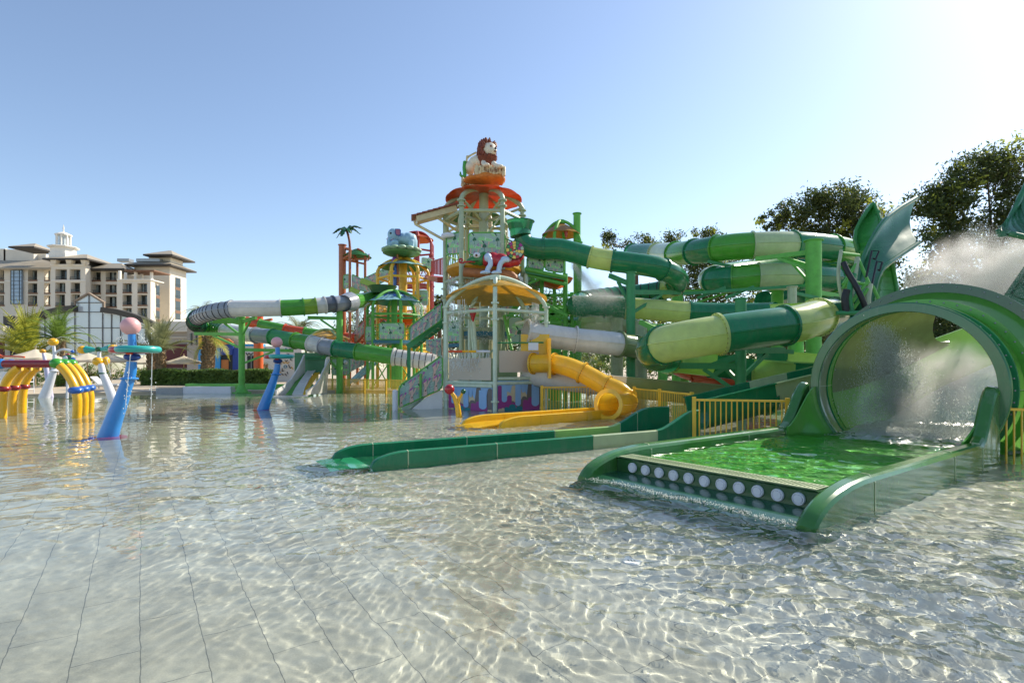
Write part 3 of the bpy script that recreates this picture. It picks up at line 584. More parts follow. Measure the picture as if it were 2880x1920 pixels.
column(2186,31,zz_(818,31),.32,steel_g,'far green column seen under the lower coil')
column(1905,30,zz_(800,30),.3,steel_g,'green column beneath the hairpin bend, left of the coil',arms=((zz_(822,30),2160,808,30),(zz_(825,30),1790,822,29)))
column(1560,27.5,zz_(862,27.5),.33,steel_g,'broad green column with slanting struts right of the front tower',arms=((zz_(870,27.5),1490,840,27),(zz_(865,27.5),1605,880,26)))
column(1624,27,zz_(905,27),.17,steel_g,'thin green column below the spray beside the white tube')
column(1735,26.5,zz_(880,26.5),.3,steel_ol,'olive column in the spray behind the lime stretch')
column(1802,24.5,zz_(905,24.5),.28,steel_ol,'olive column between deep green column and rust orange slide',zb=-.4)
column(1925,25.5,zz_(930,25.5),.2,steel_g,'green column behind the rust orange slide, under the dark green run')
column(2238,22.5,zz_(960,22.5),.3,steel_g,'green column behind the pale green rear channel')
# ================================================================ BOOMERANG RAMP at the right, steel frame and pipes
wing=mat('wing_green_fibreglass','#3c7f57',.25,.12,2,trans=.15,coat=.3,dirt=.1); wing2=mat('wing_bright_green','#4fa055',.25,.12,2,trans=.35,coat=.3)
br_=thing('ramp_slide','towering curved green ramp wall with a steel frame at its back, above the big tube','water slide',PZ(2470,18,0))
def strip(name,Lc,Rc,m_,parent,n=7,th=.07):
    Lp_,_=crv([P(*c) for c in Lc],.3); Rp_,_=crv([P(*c) for c in Rc],.3)
    def rs(p,k): return [p[min(len(p)-1,int(round(i*(len(p)-1)/(k-1))))] for i in range(k)]
    K=24; a=rs(Lp_,K); b=rs(Rp_,K); rows=[]
    for i in range(K):
        row=[]
        for j in range(n):
            t=j/(n-1); row.append(a[i].lerp(b[i],t)+V((0,.35*math.sin(PI*t),0)))
        rows.append(row)
    q=MB(); q.sheet(rows,th); q.build(name,m_,parent)
    for e in (a,b): q=MB(); q.tube(e,.07,8); q.build('edge_rim',m_,parent)
strip('ramp_wall',[(2400,880,17.5),(2425,735,17.6),(2474,636,17.9),(2520,592,18.4),(2578,556,19)],[(2450,890,16.6),(2461,811,16.6),(2477,764,16.8),(2503,738,17),(2583,684,17.6)],wing,br_)
strip('inner_wall',[(2456,900,16.7),(2461,811,16.8),(2477,764,17),(2503,738,17.2)],[(2534,910,17.6),(2522,820,17.8),(2516,780,17.8),(2509,741,17.6)],wing2,br_)
strip('rear_wing',[(2440,760,19.5),(2405,676,19.6),(2420,622,19.8),(2456,573,20.1)],[(2446,760,18.8),(2448,700,18.9),(2477,634,19.2),(2462,575,20.0)],wing2,br_)
for pl,r,m_,nm in (([(2366,704,16.5),(2358,760,16.4),(2362,815,16.4),(2380,870,16.4)],.05,steel_ol,'frame_pipe'),([(2412,725,16.8),(2404,780,16.5),(2395,830,16.3),(2392,880,16.3)],.07,steel_ol,'frame_pipe'),([(2402,772,16.2),(2392,800,16.1),(2388,840,16),(2395,880,16)],.08,steel_dg,'frame_pipe'),([(2446,800,16.3),(2440,840,16.2),(2442,888,16.2)],.09,steel_ol,'frame_pipe'),([(2372,738,16.2),(2384,765,16.1),(2402,795,16),(2420,830,15.9),(2440,880,15.9)],.08,dark,'water_pipe'),([(2382,815,15.9),(2376,840,15.9),(2380,880,15.9)],.1,dark,'water_pipe'),([(2352,880,15.9),(2420,878,15.8),(2480,860,15.8)],.06,steel_dg,'frame_pipe')):
    q=MB(); q.tube(crv([P(*c) for c in pl],.15)[0],r,10); q.build(nm,m_,br_)
for a,b_ in (((2368,712,16.5),(2416,718,17)),((2414,728,16.8),(2445,800,16.3)),((2402,794,16.2),(2450,802,16.3)),((2398,770,16.3),(2370,812,16.4)),((2440,812,16.2),(2400,868,16.1)),((2410,740,16.7),(2372,800,16.4)),((2396,850,16.1),(2440,790,16.3)),((2454,805,16.4),(2490,880,16.2))):
    q=MB(); q.cyl(P(*a),P(*b_),.05,.05,8); q.build('brace',steel_g,br_)
for pl in ([(2436,780,16.4),(2452,705,16.6),(2472,706,16.6),(2462,730,16.6),(2455,726,16.6)],[(2452,800,16.3),(2466,735,16.5),(2481,737,16.5),(2474,762,16.5),(2468,758,16.5)]):
    q=MB(); q.tube([P(*c) for c in pl],.03,6); q.build('ladder_rail',dark,br_)
b2=thing('ramp_slide','dark green ramp wing cut off by the right edge of the photo','water slide',PZ(2860,14.5,0))
strip('upper_wing',[(2827,642,14.5),(2845,606,14.5),(2870,556,14.6),(2905,480,14.8)],[(2838,656,13.6),(2870,664,13.5),(2900,668,13.4),(2950,660,13.4)],wing,b2)
strip('lower_wall',[(2812,905,14.5),(2826,846,14.5),(2850,806,14.5),(2900,735,14.6)],[(2880,960,13.4),(2900,900,13.3),(2930,860,13.3),(2980,800,13.3)],wing,b2)
# ================================================================ YELLOW RAILINGS
def fence(label,a,bp,npan,h=.92,pitch=.085,br__=.015):
    a=V(a);bp=V(bp); r=thing('railing',label,'railing',a,'yellow steel railings in the pool'); L_=(bp-a); 
    for i in range(npan+1):
        p=a+L_*(i/npan); q=MB(); q.box((p.x,p.y,h/2-.2),(.085,.085,h+.44),math.atan2(L_.y,L_.x)); q.build('post',steel_y,r,smooth=False)
    for i in range(npan):
        p0=a+L_*(i/npan); p1=a+L_*((i+1)/npan); dn=(p1-p0).normalized()
        q=MB(); q.beam(p0+dn*.045+V((0,0,h-.05)),p1-dn*.045+V((0,0,h-.05)),.05,.045); q.build('top_rail',steel_y,r,smooth=False)
        n_=max(3,int((p1-p0).length/pitch)); q=MB()
        for k in range(1,n_):
            p=p0+(p1-p0)*(k/n_); q.cyl(p+V((0,0,-.39)),p+V((0,0,h-.073)),br__,br__,6)
        q.build('bar_panel',steel_y,r)
def g2(px,d): return PZ(px,d,0)
fence('yellow railing beyond the pool between the white twin slide and the mural stairs',g2(914,36.2),g2(1150,32.4),4,.9,.1,.022)
fence('yellow railing right of the drip mural, behind the yellow run-out',g2(1524,19.3),g2(1688,19.9),1,.95,.105)
fence('yellow railing of two panels right of the yellow tube mouth',g2(1784,18.9),g2(1946,14.6),2,.93,.12,.011)
fence('single yellow railing panel in front of the dark green half pipe',g2(1952,12.72),g2(2215,12.25),1,.9,.11)
fence('yellow railing at the right edge beside the big tube mouth',g2(2787,9.55),g2(3100,9.2),2,.93,.1)
# ================================================================ TOWERS, MURALS, STATUES
def ell(cx,cy,rx,ry,n=14,a=0.):
    return [(cx+rx*math.cos(2*PI*k/n)*math.cos(a)-ry*math.sin(2*PI*k/n)*math.sin(a),cy+rx*math.cos(2*PI*k/n)*math.sin(a)+ry*math.sin(2*PI*k/n)*math.cos(a)) for k in range(n)]
def band(pts,w):
    L_=[];R_=[]
    for i,p in enumerate(pts):
        a=pts[max(i-1,0)];b=pts[min(i+1,len(pts)-1)]; dx,dy=b[0]-a[0],b[1]-a[1]; l=math.hypot(dx,dy) or 1; ww=w[i] if isinstance(w,list) else w
        L_.append((p[0]-dy/l*ww,p[1]+dx/l*ww)); R_.append((p[0]+dy/l*ww,p[1]-dx/l*ww))
    return [[L_[i],L_[i+1],R_[i+1],R_[i]] for i in range(len(pts)-1)]
MM=[mur,mura,murb,murp,murm,murw,murt,murbr]
def el_palm(x,s,rd):
    o=[(3,q) for q in band([(x,0.02),(x+.04*s,.25*s),(x+.02*s,.5*s)],[.05*s,.035*s,.03*s])]
    for k in range(6): a=PI*(.05+.9*k/5)+rd.uniform(-.1,.1); o.append((1,ell(x+.02*s+.16*s*math.cos(a),.52*s+.13*s*math.sin(a),.17*s,.05*s,12,a)))
    return o
def el_cloud(x,s,rd):
    o=[(3,q) for q in band([(x,.02),(x-.03*s,.2*s),(x+.03*s,.42*s)],[.06*s,.045*s,.03*s])]
    o+= [(5,ell(x,.52*s,.24*s,.095*s)),(1,ell(x,.52*s,.23*s,.08*s)),(1,ell(x-.08*s,.58*s,.13*s,.06*s))]
    return o
def el_dark(x,s,rd):
    o=[(2,q) for q in band([(x,.02),(x,.5*s)],.012*s)]
    return o+[(2,ell(x-.06*s,.58*s,.08*s,.08*s)),(2,ell(x+.06*s,.6*s,.08*s,.08*s)),(2,ell(x,.68*s,.09*s,.08*s))]
def el_squig(x,s,rd):
    o=[]
    for k in range(4): o+=[(4,ell(x+(.025 if k%2 else -.025)*s,(.08+.07*k)*s,(.075-.012*k)*s,.03*s,10,.35))]
    return o
def el_trunk(x,s,rd):
    o=[(3,q) for q in band([(x,0.),(x-.02*s,.3*s),(x+.02*s,.55*s),(x-.02*s,.8*s)],[.13*s,.09*s,.08*s,.1*s])]
    o+=[(3,q) for q in band([(x,.45*s),(x+.15*s,.55*s),(x+.26*s,.75*s)],[.06*s,.05*s,.06*s])]
    o+=[(4,ell(x-.02*s,.84*s,.15*s,.05*s,12,.2)),(4,ell(x+.27*s,.8*s,.06*s,.08*s)),(7,ell(x+.02*s,.3*s,.045*s,.045*s)),(4,ell(x+.3*s,.4*s,.06*s,.03*s,10,.8))]
    return o
def el_ovals(x,s,rd):
    o=[]
    for i in range(3):
        for j in range(4): o+=[(5,ell(x+.08*s*i+(.03*s if j%2 else 0),(.15+.14*j)*s,.028*s,.045*s,10,.3)),(0,ell(x+.08*s*i+(.03*s if j%2 else 0),(.15+.14*j)*s,.015*s,.03*s,8,.3))]
    return o
def el_leaf(x,s,rd):
    return [(1,ell(x,.86*s,.16*s,.06*s,12,-.6)),(2,ell(x+.16*s,.9*s,.13*s,.045*s,12,-1.1)),(6,ell(x+.05*s,.45*s,.06*s,.03*s,10,.2))]
def panel(parent,bl,br_p,tr,tl,kind='jungle',frame=steel_g,seed=0,fr=.03):
    bl,br_p,tr,tl=[P(*c) if not isinstance(c,Vector) else c for c in (bl,br_p,tr,tl)]
    nrm=(br_p-bl).cross(tl-bl).normalized()
    if nrm.y>0: nrm=-nrm
    W_=(br_p-bl).length; H_=((tl-bl).length+(tr-br_p).length)/2
    mp_=lambda u,v: (bl.lerp(br_p,u)).lerp(tl.lerp(tr,u),v)
    rd=random.Random(seed); q=MB(); q.prism([bl,br_p,tr,tl],-nrm*.02)
    els=[]; x=.12*H_
    fam=(el_palm,el_squig,el_cloud,el_leaf,el_dark,el_squig) if kind=='jungle' else (el_trunk,el_ovals,el_trunk,el_leaf,el_ovals)
    for v0,sc_ in (((.36,.62),(0.,.6)) if kind!='jungle' else ((.3,.66),(0.,.62))):
        k=seed+int(v0*10); x=.08*H_; S_=H_*sc_
        while x<W_-.06*H_:
            e_=[(mi,[(a,b_+v0*H_) for a,b_ in pl]) for mi,pl in fam[k%len(fam)](x,S_*rd.uniform(.88,1.08),rd)]
            els+=[(5,[(a+(a-x)*.14,b_+(b_-v0*H_-.45*S_)*.05) for a,b_ in pl]) for mi,pl in e_ if mi in (1,3) and len(pl)>4][:2]+e_; k+=1; x+=S_*rd.uniform(.2,.3)*(1 if kind=='jungle' else 1.2)
    for i,(mi,pl) in enumerate(els):
        q.mi=mi; cl=[(min(max(a/W_,.015),.985),min(max(b_/H_,.015),.985)) for a,b_ in pl]
        area=abs(sum(cl[j][0]*cl[(j+1)%len(cl)][1]-cl[(j+1)%len(cl)][0]*cl[j][1] for j in range(len(cl))))
        if area<1e-4: continue
        vs=[mp_(a,b_)+nrm*(.003+.0003*i) for a,b_ in cl]; q.add(vs,[tuple(range(len(vs)))])
    o=q.build('mural_panel',MM,parent,smooth=False)
    if frame:
        q=MB(); c=[bl,br_p,tr,tl]; pts=[]
        for i in range(4):
            a=c[i]; nx_=c[(i+1)%4]; e=min(.12,(nx_-a).length*.2); pts+= [a.lerp(nx_,e/max(.01,(nx_-a).length)),a.lerp(nx_,1-e/max(.01,(nx_-a).length))]
        q.tube(pts+[pts[0]],fr,8); q.build('panel_frame',frame,parent)
    return o
def canopy(parent,cx,cy,R,zr,za,mats,nseg=12,scal=.02,name='canopy',ap=0.,lift=0.):
    rows=[]
    for i in range(15):
        t=i/14; row=[]
        for j in range(nseg*6+1):
            a=2*PI*j/(nseg*6); w_=abs(math.sin(a*nseg/2)); rr=R*t*(1-scal*t*t*(1-w_)); zl=zr+lift*max(0,-math.sin(a)); z=za-(za-zl)*t**1.35-.02*R*t*t*(1-w_)
            row.append(V((cx+rr*math.cos(a),cy-ap*(1-t)+rr*math.sin(a),z)))
        rows.append(row)
    q=MB(); q.sheet(rows,.03)
    nf=(len(rows)-1)*(len(rows[0])-1)*2; n0=q.v and sum(V(x).z for x in q.v[len(rows)*len(rows[0]):])>sum(V(x).z for x in q.v[:len(rows)*len(rows[0])])
    for k in range(nf): q.m[k]=(0 if (k%2==0)==bool(n0) else 1)
    return q.build(name,mats,parent,ang=60)
def tower(name,label,cx,cy,R,angs,zr,za,st,pr,can,zb=-.42,rings=(),center=0.,collars=(),ribs=True,group=None,cat='play tower',ap=0.,lift=0.,scal=.02):
    r=thing(name,label,cat,(cx,cy,0),group); ps=[]
    for a in angs:
        a=math.radians(a); x,y=cx+R*math.cos(a),cy+R*math.sin(a); ps.append(V((x,y,0)))
        path=[V((x,y,zb)),V((x,y,(zb+zr)/2)),V((x,y,zr-.35))]
        if ribs:
            arc=[V((x,y,zr-.35))]
            for k in range(1,13):
                t=k/12; rr=R*(1-t**1.15); oy=ap*t**1.15; z=zr-.35+(za+.12-zr+.35)*math.sin(t*PI/2)**.8; arc.append(V((cx+rr*math.cos(a),cy-oy+rr*math.sin(a),z)))
            path+=arc[1:]
        q=MB(); q.tube(path,pr,10)
        for z in collars: q.cyl((x,y,z-.03),(x,y,z+.03),pr*1.75,pr*1.75,12)
        q.build('post',st,r)
    for z in rings:
        for i in range(len(ps)):
            a=ps[i];b_=ps[(i+1)%len(ps)]; d_=(b_-a).normalized(); q=MB(); q.cyl(a+d_*pr*.6+V((0,0,z)),b_-d_*pr*.6+V((0,0,z)),pr*.75,pr*.75,8); q.build('crossbar',st,r)
    if center: q=MB(); q.cyl((cx,cy,zb),(cx,cy,za),center,center,16); q.build('centre_post',st,r)
    if ribs: q=MB(); q.cyl((cx,cy-ap,za),(cx,cy-ap,za+.18),.2,.2,16); q.build('hub',st,r)
    if can: canopy(r,cx,cy,R*.985,zr,za,can,ap=ap,lift=lift,scal=scal)
    return r,ps
def deck(parent,ps,z,m_,h=.16,name='deck'):
    q=MB(); q.prism([V((p.x,p.y,z-h)) for p in ps],(0,0,h)); return q.build(name,m_,parent,smooth=False)
def bowl(parent,cx,cy,R,z,h,m_,name='bowl'):
    q=MB(); q.lathe((cx,cy,z),(0,0,-1),[(0,R),(.05*h,R*1.0),(.4*h,R*.88),(.75*h,R*.62),(h,R*.3),(h,0)],36); return q.build(name,m_,parent)
def stairs(parent,a,b_,wd,m_,n=None,depth_dir=V((0,1,0))):
    a=V(a);b_=V(b_); n=n or max(3,int((b_.z-a.z)/.2))
    for s_ in (0,1): q=MB(); q.beam(a+depth_dir*wd*s_,b_+depth_dir*wd*s_,.07,.26); q.build('stringer',m_,parent,smooth=False)
    q=MB()
    for i in range(n):
        p=a.lerp(b_,(i+.5)/n)+depth_dir*wd/2; q.box(p,(abs(b_.x-a.x)/n*1.05,wd*.93,.05))
    q.build('treads',m_,parent,smooth=False)
# ---------- front tower with the drip mural
fx,fy=-.62,22.15; FA=(-90,-18,54,126,198)
ft,fp=tower('splash_tower','pale green front play tower with yellow canopy, beige boards and dripping paint mural',fx,fy,2.05,FA,4.28,4.86,steel_sage,.085,[can_y,can_y],rings=(3.72,1.02),collars=(3.35,3.95,.35),ap=1.55,lift=.32,scal=0.)
pf_,pR,pL=fp[0],fp[1],fp[4]
def fpt(A_,B_,t,z): p=A_.lerp(B_,t); return V((p.x,p.y,z))
def board(A_,B_,t0,t1,z0,z1,m_,name,th=.03,off=0.):
    a=fpt(A_,B_,t0,z0);b_=fpt(A_,B_,t1,z0);n_=(b_-a).cross(V((0,0,1))).normalized(); n_=n_ if n_.y<0 else -n_
    q=MB(); q.prism([a+n_*off,b_+n_*off,b_+n_*off+V((0,0,z1-z0)),a+n_*off+V((0,0,z1-z0))],n_*th); return q.build(name,m_,ft,smooth=False)
board(pL,pf_,.07,.93,1.13,1.95,beige,'blank_board'); board(pf_,pR,.07,.93,1.42,2.22,beige,'blank_board')
def drip(A_,B_,z0,z1,seed):
    a=fpt(A_,B_,.05,z0);b_=fpt(A_,B_,.95,z0); W_=(b_-a).length; H_=z1-z0; n_=(b_-a).cross(V((0,0,1))).normalized(); n_=n_ if n_.y<0 else -n_
    q=MB(); q.prism([a,b_,b_+V((0,0,H_)),a+V((0,0,H_))],-n_*.03); mats=[skyb,mag,tealp,greyp,sandp]
    sh=[]
    def wav(mi,base,xs0,xs1,cols):  # a blob region that rises from the bottom with rounded fingers
        pts=[(xs0,0)]; 
        for (x,h,wd) in cols:
            for k in range(9): t=PI-PI*k/8; pts.append((x+wd*math.cos(t),h-wd*.6+wd*math.sin(t)))
        pts.append((xs1,0)); sh.append((mi,pts))
    wav(4,.3,.0,1.,((.06,.55,.05),(.2,.66,.06),(.34,.84,.05),(.52,.72,.05),(.68,.6,.06),(.95,.3,.05)))
    wav(3,.3,.0,1.,((.05,.3,.05),(.17,.34,.05),(.3,.4,.05),(.44,.48,.05),(.56,.52,.05),(.70,.98,.05),(.80,.46,.04),(.95,.95,.045)))
    wav(1,.3,.0,.4,((.04,.84,.045),(.13,.5,.05),(.24,.56,.05),(.34,.36,.05)))
    wav(1,.3,.52,.9,((.58,.42,.05),(.70,.48,.06),(.84,.46,.05)))
    wav(2,.3,.14,.66,((.18,.24,.05),(.3,.3,.07),(.45,.24,.07),(.58,.1,.06)))
    wav(4,.3,0,.14,((.04,.2,.04),(.1,.22,.035))); wav(4,.3,.9,1.,((.93,.22,.03),(.97,.22,.03)))
    for x,y0,wd in ((.13,.42,.055),(.42,.3,.06),(.8,.28,.085),(.53,.66,.03)):  # hanging drips of sky blue
        sh.append((0,[(x-wd,.9)]+[(x+wd*math.cos(PI+PI*k/8),y0+wd*.7+wd*1.2*math.sin(PI+PI*k/8)) for k in range(9)]+[(x+wd,.9)]))
    for i,(mi,pl) in enumerate(sh):
        q.mi=mi; vs=[a.lerp(b_,min(max(x,0.002),.998))+V((0,0,min(max(y,.003),.99)*H_))+n_*(.004+.0025*i) for x,y in pl]; q.add(vs,[tuple(range(len(vs)))])
    q.build('drip_mural',mats,ft,smooth=False)
drip(pL,pf_,-.2,.86,1); drip(pf_,pR,-.2,1.12,2)
q=MB(); q.beam(fpt(pf_,pR,.04,1.2),fpt(pf_,pR,.96,1.2),.16,.09); q.build('ledge',steel_sage,ft,smooth=False)
q=MB(); q.beam(fpt(pL,pf_,.04,.92),fpt(pL,pf_,.96,.92),.16,.09); q.build('ledge',steel_sage,ft,smooth=False)
dk=deck(ft,[V((fx+(p.x-fx)*.97,fy+(p.y-fy)*.97,0)) for p in fp],.93,mat('pale_lime_deck','#b9c79a',.6),.1)
q=MB()
for i in range(6): q.box((fx+.1,fy+.8+.28*i,1.0+.2*i-.1),(1.5,.28,.2))
q.build('inner_steps',mat('sage_step','#93a87c',.6,.1),ft,smooth=False)
q=MB(); q.cyl(V((fx,fy+1.9,-.4)),V((fx,fy+1.9,4.3)),.17,.17,16); q.build('centre_post',steel_ol,ft)
for s_,a,b_ in ((0,(1262,988),(1300,988)),(1,(1300,988),(1339,988)),(2,(1339,988),(1378,988))):
    q=MB(); q.cyl(P(*a,20.55),P(*b_,20.5),.05,.05,10); q.build('spray_bar',[orgp,yelp,whitep][s_],ft)
q=MB(); q.cyl(P(1400,964,20.4),P(1528,963,21.2),.03,.03,8); q.build('spray_pipe',steel_dg,ft)
q=MB(); q.lathe(P(1330,868,21.5),(0,0,-1),[(0,0),(0,.16),(.05,.17),(.5,.03),(.5,0)],16); bk=q.build('tipping_cone',redp,ft)
q=MB(); q.tube([P(1316,868,21.5),P(1336,850,21.5),P(1350,850,21.5),P(1350,905,21.5)],.025,6); q.build('cone_hanger',steel_sage,ft)
for a,b_ in (((1418,888,23),(1440,985,22.2)),((1326,905,22.6),(1334,1005,22.6)),((1332,905,22.5),(1340,1005,22.5))): q=MB(); q.cyl(P(*a),P(*b_),.07,.07,8); q.build('prop',steel_g if a[0]>1400 else steel_sage,ft)
q=MB(); q.cyl(P(1452,910,22.6),P(1526,895,21.6),.08,.08,10); q.build('upper_bar',steel_sage,ft)
panel(ft,(1430,965,23.6),(1470,965,23.6),(1470,890,23.6),(1430,890,23.6),'jungle',steel_g,2)
# stairs of the front tower with their mural
fs=thing('staircase','pale staircase climbing right to the front tower behind a pink trunk mural','stairs',PZ(1150,21.3,0))
stairs(fs,PZ(1118,21.2,-.3),P(1248,1045,21.8),1.1,steel_sage)
panel(fs,(1122,1147,20.8),(1244,1092,21.3),(1244,998,21.3),(1122,1086,20.8),'trunk',steel_g,0)
q=MB(); q.prism([P(1158,1150,20.95),P(1244,1152,21.35),P(1244,1096,21.35),P(1200,1116,21.15)],(0,.08,0)); q.build('side_wall',white,fs,smooth=False)
q=MB(); q.cyl(P(1183,1120,20.95),P(1183,1050,20.95),.045,.045,10); q.build('newel',steel_g,fs)
b0=PZ(1111,20.5,0); q=MB(); q.cyl((b0.x,b0.y,-.4),(b0.x,b0.y,.73),.1,.1,16); q.sphere((b0.x,b0.y,.73),(.1,.1,.04),16,6); tag(q.build('bollard',whitep),'short white bollard at the foot of the mural stairs','bollard')
# upper stairs to the lion tower
us2=thing('staircase','deep green upper staircase rising right behind the white ribbed tube end','stairs',PZ(1200,26,0))
stairs(us2,P(1146,976,26.4),P(1246,900,26.4),1.3,steel_dg)
panel(us2,(1152,962,26),(1242,900,26),(1242,851,26),(1152,919,26),'trunk',steel_g,1)
panel(us2,(1198,985,26.2),(1241,1004,26.2),(1241,950,26.2),(1198,955,26.2),'trunk',None,3)
q=MB(); q.beam(P(1150,975,26.6),P(1150,1140,26.6),.15,.15); q.build('leg',steel_dg,us2); 
# ---------- lion tower
lx,ly=-1.33,26.0; LA=(-120,-60,0,60,120,180)
lt,lp=tower('lion_tower','tallest pale green tower with orange canopy, yellow bowl and jungle panels','' and 0 or lx,ly,1.82,LA,9.45,9.78,steel_ol,.11,[can_o,can_o],rings=(8.55,5.6,3.3),center=.22,collars=(9.0,8.75,5.3,4.9),lift=.16,scal=0.)
q=MB()
for a in LA: 
    a=math.radians(a); q=MB(); q.cyl((lx+1.75*math.cos(a),ly+1.75*math.sin(a),9.1),(lx+.2*math.cos(a),ly+.2*math.sin(a),8.5),.06,.06,8); q.build('strut',steel_ol,lt)
deck(lt,lp,6.35,mat('yellow_deck','#d9a52c',.5),.2); bowl(lt,lx,ly,1.75,6.15,.75,mat('yellow_bowl_fibreglass','#d9981f',.3,trans=.3))
deck(lt,lp,3.2,bluepan,.2)
panel(lt,(1256,716,25.0),(1303,711,24.45),(1303,651,24.45),(1256,659,25.0),'jungle',steel_g,4)
panel(lt,(1318,717,24.38),(1420,717,24.38),(1420,654,24.38),(1318,654,24.38),'jungle',steel_g,0)
panel(lt,(1252,962,24.6),(1299,960,24.4),(1299,902,24.4),(1252,905,24.6),'jungle',steel_g,5)
q=MB(); q.beam(P(1300,970,24.5),P(1252,972,24.7),.2,.15); q.build('deck_edge',bluepan,lt)
q=MB(); q.tube([P(1246,664,24.9),P(1260,660,24.7),P(1278,662,24.6)],[.12,.13,.06],8); q.build('nozzle',whitep,lt)
# rear tower with the green dome
rt,rp=tower('rear_tower','cream posted tower with a green dome, standing behind the lion tower',-1.9,29.8,1.6,(-120,-60,0,60,120,180),9.55,10.1,steel_cr,.09,[can_g,can_g],rings=(8.9,),center=.24,collars=(8.6,))
# ---------- lion statue on its rock
cream=mat('cream_rock_paint','#d8c49a',.6,.15,6,bump=.4,bscale=14); orock=mat('orange_rock_paint','#cf7a2a',.6,.25,4,bump=.5,bscale=10); mane=mat('brown_mane_paint','#7a3b26',.55,.25,8,bump=.3,bscale=20); lionc=mat('cream_lion_paint','#e2d8c2',.55,.1,6); eyeb=mat('black_gloss_paint','#141210',.2); bark=mat('painted_bark','#a2663a',.55,.25,6,bump=.5,bscale=18); dbark=mat('dark_red_bark','#6b2f24',.5,.2)
def remesh(o,vs=.05,sm=3):
    m=o.modifiers.new('Remesh','REMESH'); m.mode='VOXEL'; m.voxel_size=vs; m.use_smooth_shade=True
    s_=o.modifiers.new('Smooth','SMOOTH'); s_.iterations=sm; s_.factor=.6; return o
def LP(x,y,dy=0.): return P(1150+x/3.485,370+y/3.485,26+dy)
K=26/F/3.485
rk=thing('rock_pedestal','cream and orange rock pedestal on top of the orange canopy','rock',LP(730,548))
q=MB(); rdm=random.Random(3)
for (x,y,dy,rx,ry,rz) in ((640,505,.0,110,1.0,45),(760,480,-.2,130,.8,62),(870,470,-.3,80,.6,45),(570,525,.1,65,.6,30),(730,520,.2,170,.9,35),(905,505,-.35,22,.2,25)):
    q.sphere(LP(x,y,dy),(rx*K,ry,rz*K),14,10)
remesh(q.build('orange_base',orock,rk),.06,2)
for (x0,x1,y0,y1,dy,n_) in ((650,945,335,420,-.75,9),(640,700,360,430,-.4,3),(515,640,450,520,-.35,5),(520,680,430,500,.5,4),(700,940,340,410,.4,6)):
    q=MB()
    for k in range(n_):
        x=x0+(x1-x0)*(k+.5)/n_; r=(x1-x0)/n_*.62*K; yt_=y0+rdm.uniform(-8,14); yb_=y1+rdm.uniform(-14,16)
        q.tube([LP(x,yb_+14,dy),LP(x,yb_,dy),LP(x,yt_+12,dy),LP(x,yt_,dy)],[r*.35,r*.95,r,r*.6],10)
    q.mi=1
    for k in range(n_*2):
        x=x0+(x1-x0)*rdm.random(); yt_=y0+rdm.uniform(15,40); q.box(LP(x,yt_+12,dy-(x1-x0)/n_*.62*K-.005),(.02,.02,.14))
    q.build('rock_columns',[cream,mane],rk)
li=thing('lion_statue','cream lion statue with a curly brown mane lying on the rock atop the tower','statue',LP(730,330))
q=MB()
for (x,y,dy,r) in ((620,330,.3,.27),(600,350,.2,.27),(640,300,.2,.26),(690,290,0,.26),(730,290,-.2,.24),(600,380,.35,.24),(665,270,.1,.2)): q.sphere(LP(x,y,dy),r,12,8)
for (a,b_,c) in (((730,290,-.3),(740,325,-.65),(760,330,-.95)),((810,300,-.3),(850,335,-.6),(895,345,-.9))):
    q.tube([LP(*a),LP(*b_),LP(*c)],[.16,.12,.11],10); q.sphere(LP(c[0],c[1]-2,c[2]),(.17,.16,.09),12,8)
q.sphere(LP(775,190,-.25),.36,16,12); q.sphere(LP(760,250,-.2),.28,12,8)
remesh(q.build('body',lionc,li),.045,3)
hc=LP(772,192,-.2); fdir=V((.62,-.75,-.02)).normalized()
q=MB(); q.sphere(hc+fdir*.2,(.30,.26,.33),18,12); q.sphere(hc+fdir*.44+V((0,0,-.1)),(.17,.17,.13),14,10); q.sphere(hc+fdir*.33+V((0,0,.06)),(.1,.16,.13),12,8); q.sphere(hc+fdir*.40+V((0,0,-.21)),(.13,.13,.07),12,8); remesh(q.build('face',lionc,li),.03,2)
sd=V((-fdir.y,fdir.x,0)).normalized()
q=MB(); q.sphere(hc+fdir*.585+V((0,0,-.045)),(.065,.065,.045),10,8); q.build('nose',eyeb,li)
q=MB(); q.sphere(hc+fdir*.57+V((0,0,-.17)),(.075,.075,.03),10,6); q.build('mouth',mane,li)
for s_ in (-1,1): q=MB(); q.sphere(hc+fdir*.43+sd*.13*s_+V((0,0,.08)),.05,10,8); q.mi=1; q.sphere(hc+fdir*.465+sd*.13*s_+V((0,0,.08)),.025,8,6); q.build('eye',[mat('amber_eye_paint','#8a3b1c',.3),eyeb],li)
q=MB()
for k in range(210):
    z=rdm.uniform(-1,1); a=rdm.uniform(0,2*PI); d_=V((math.sqrt(1-z*z)*math.cos(a),math.sqrt(1-z*z)*math.sin(a),z))
    if d_.dot(fdir)>.48: continue
    p=hc+V((d_.x*.44,d_.y*.44,d_.z*.46)); t=p+d_*.08+V((0,0,-.1 if d_.z<.4 else .07)); q.tube([p-d_*.1,p+d_*.03,t],[.075,.085,.02],6)
for k in range(120):
    u=rdm.uniform(-1,1); v=rdm.random(); p=LP(770+u*(85-25*v),240+v*95,-.42-.12*(1-u*u)+.1*v); q.tube([p+V((0,0,.1)),p+V((0,-.04,0)),p+V((0,-.02,-.14))],[.06,.085,.02],6)
q.build('mane',mane,li)
ca=thing('cactus_prop','lumpy green cactus prop at the back of the lion rock','prop',LP(545,440))
q=MB()
for k in range(9): q.sphere(LP(545+3*math.sin(k),445-k*18,.1),(.1,.1,.075),10,6)
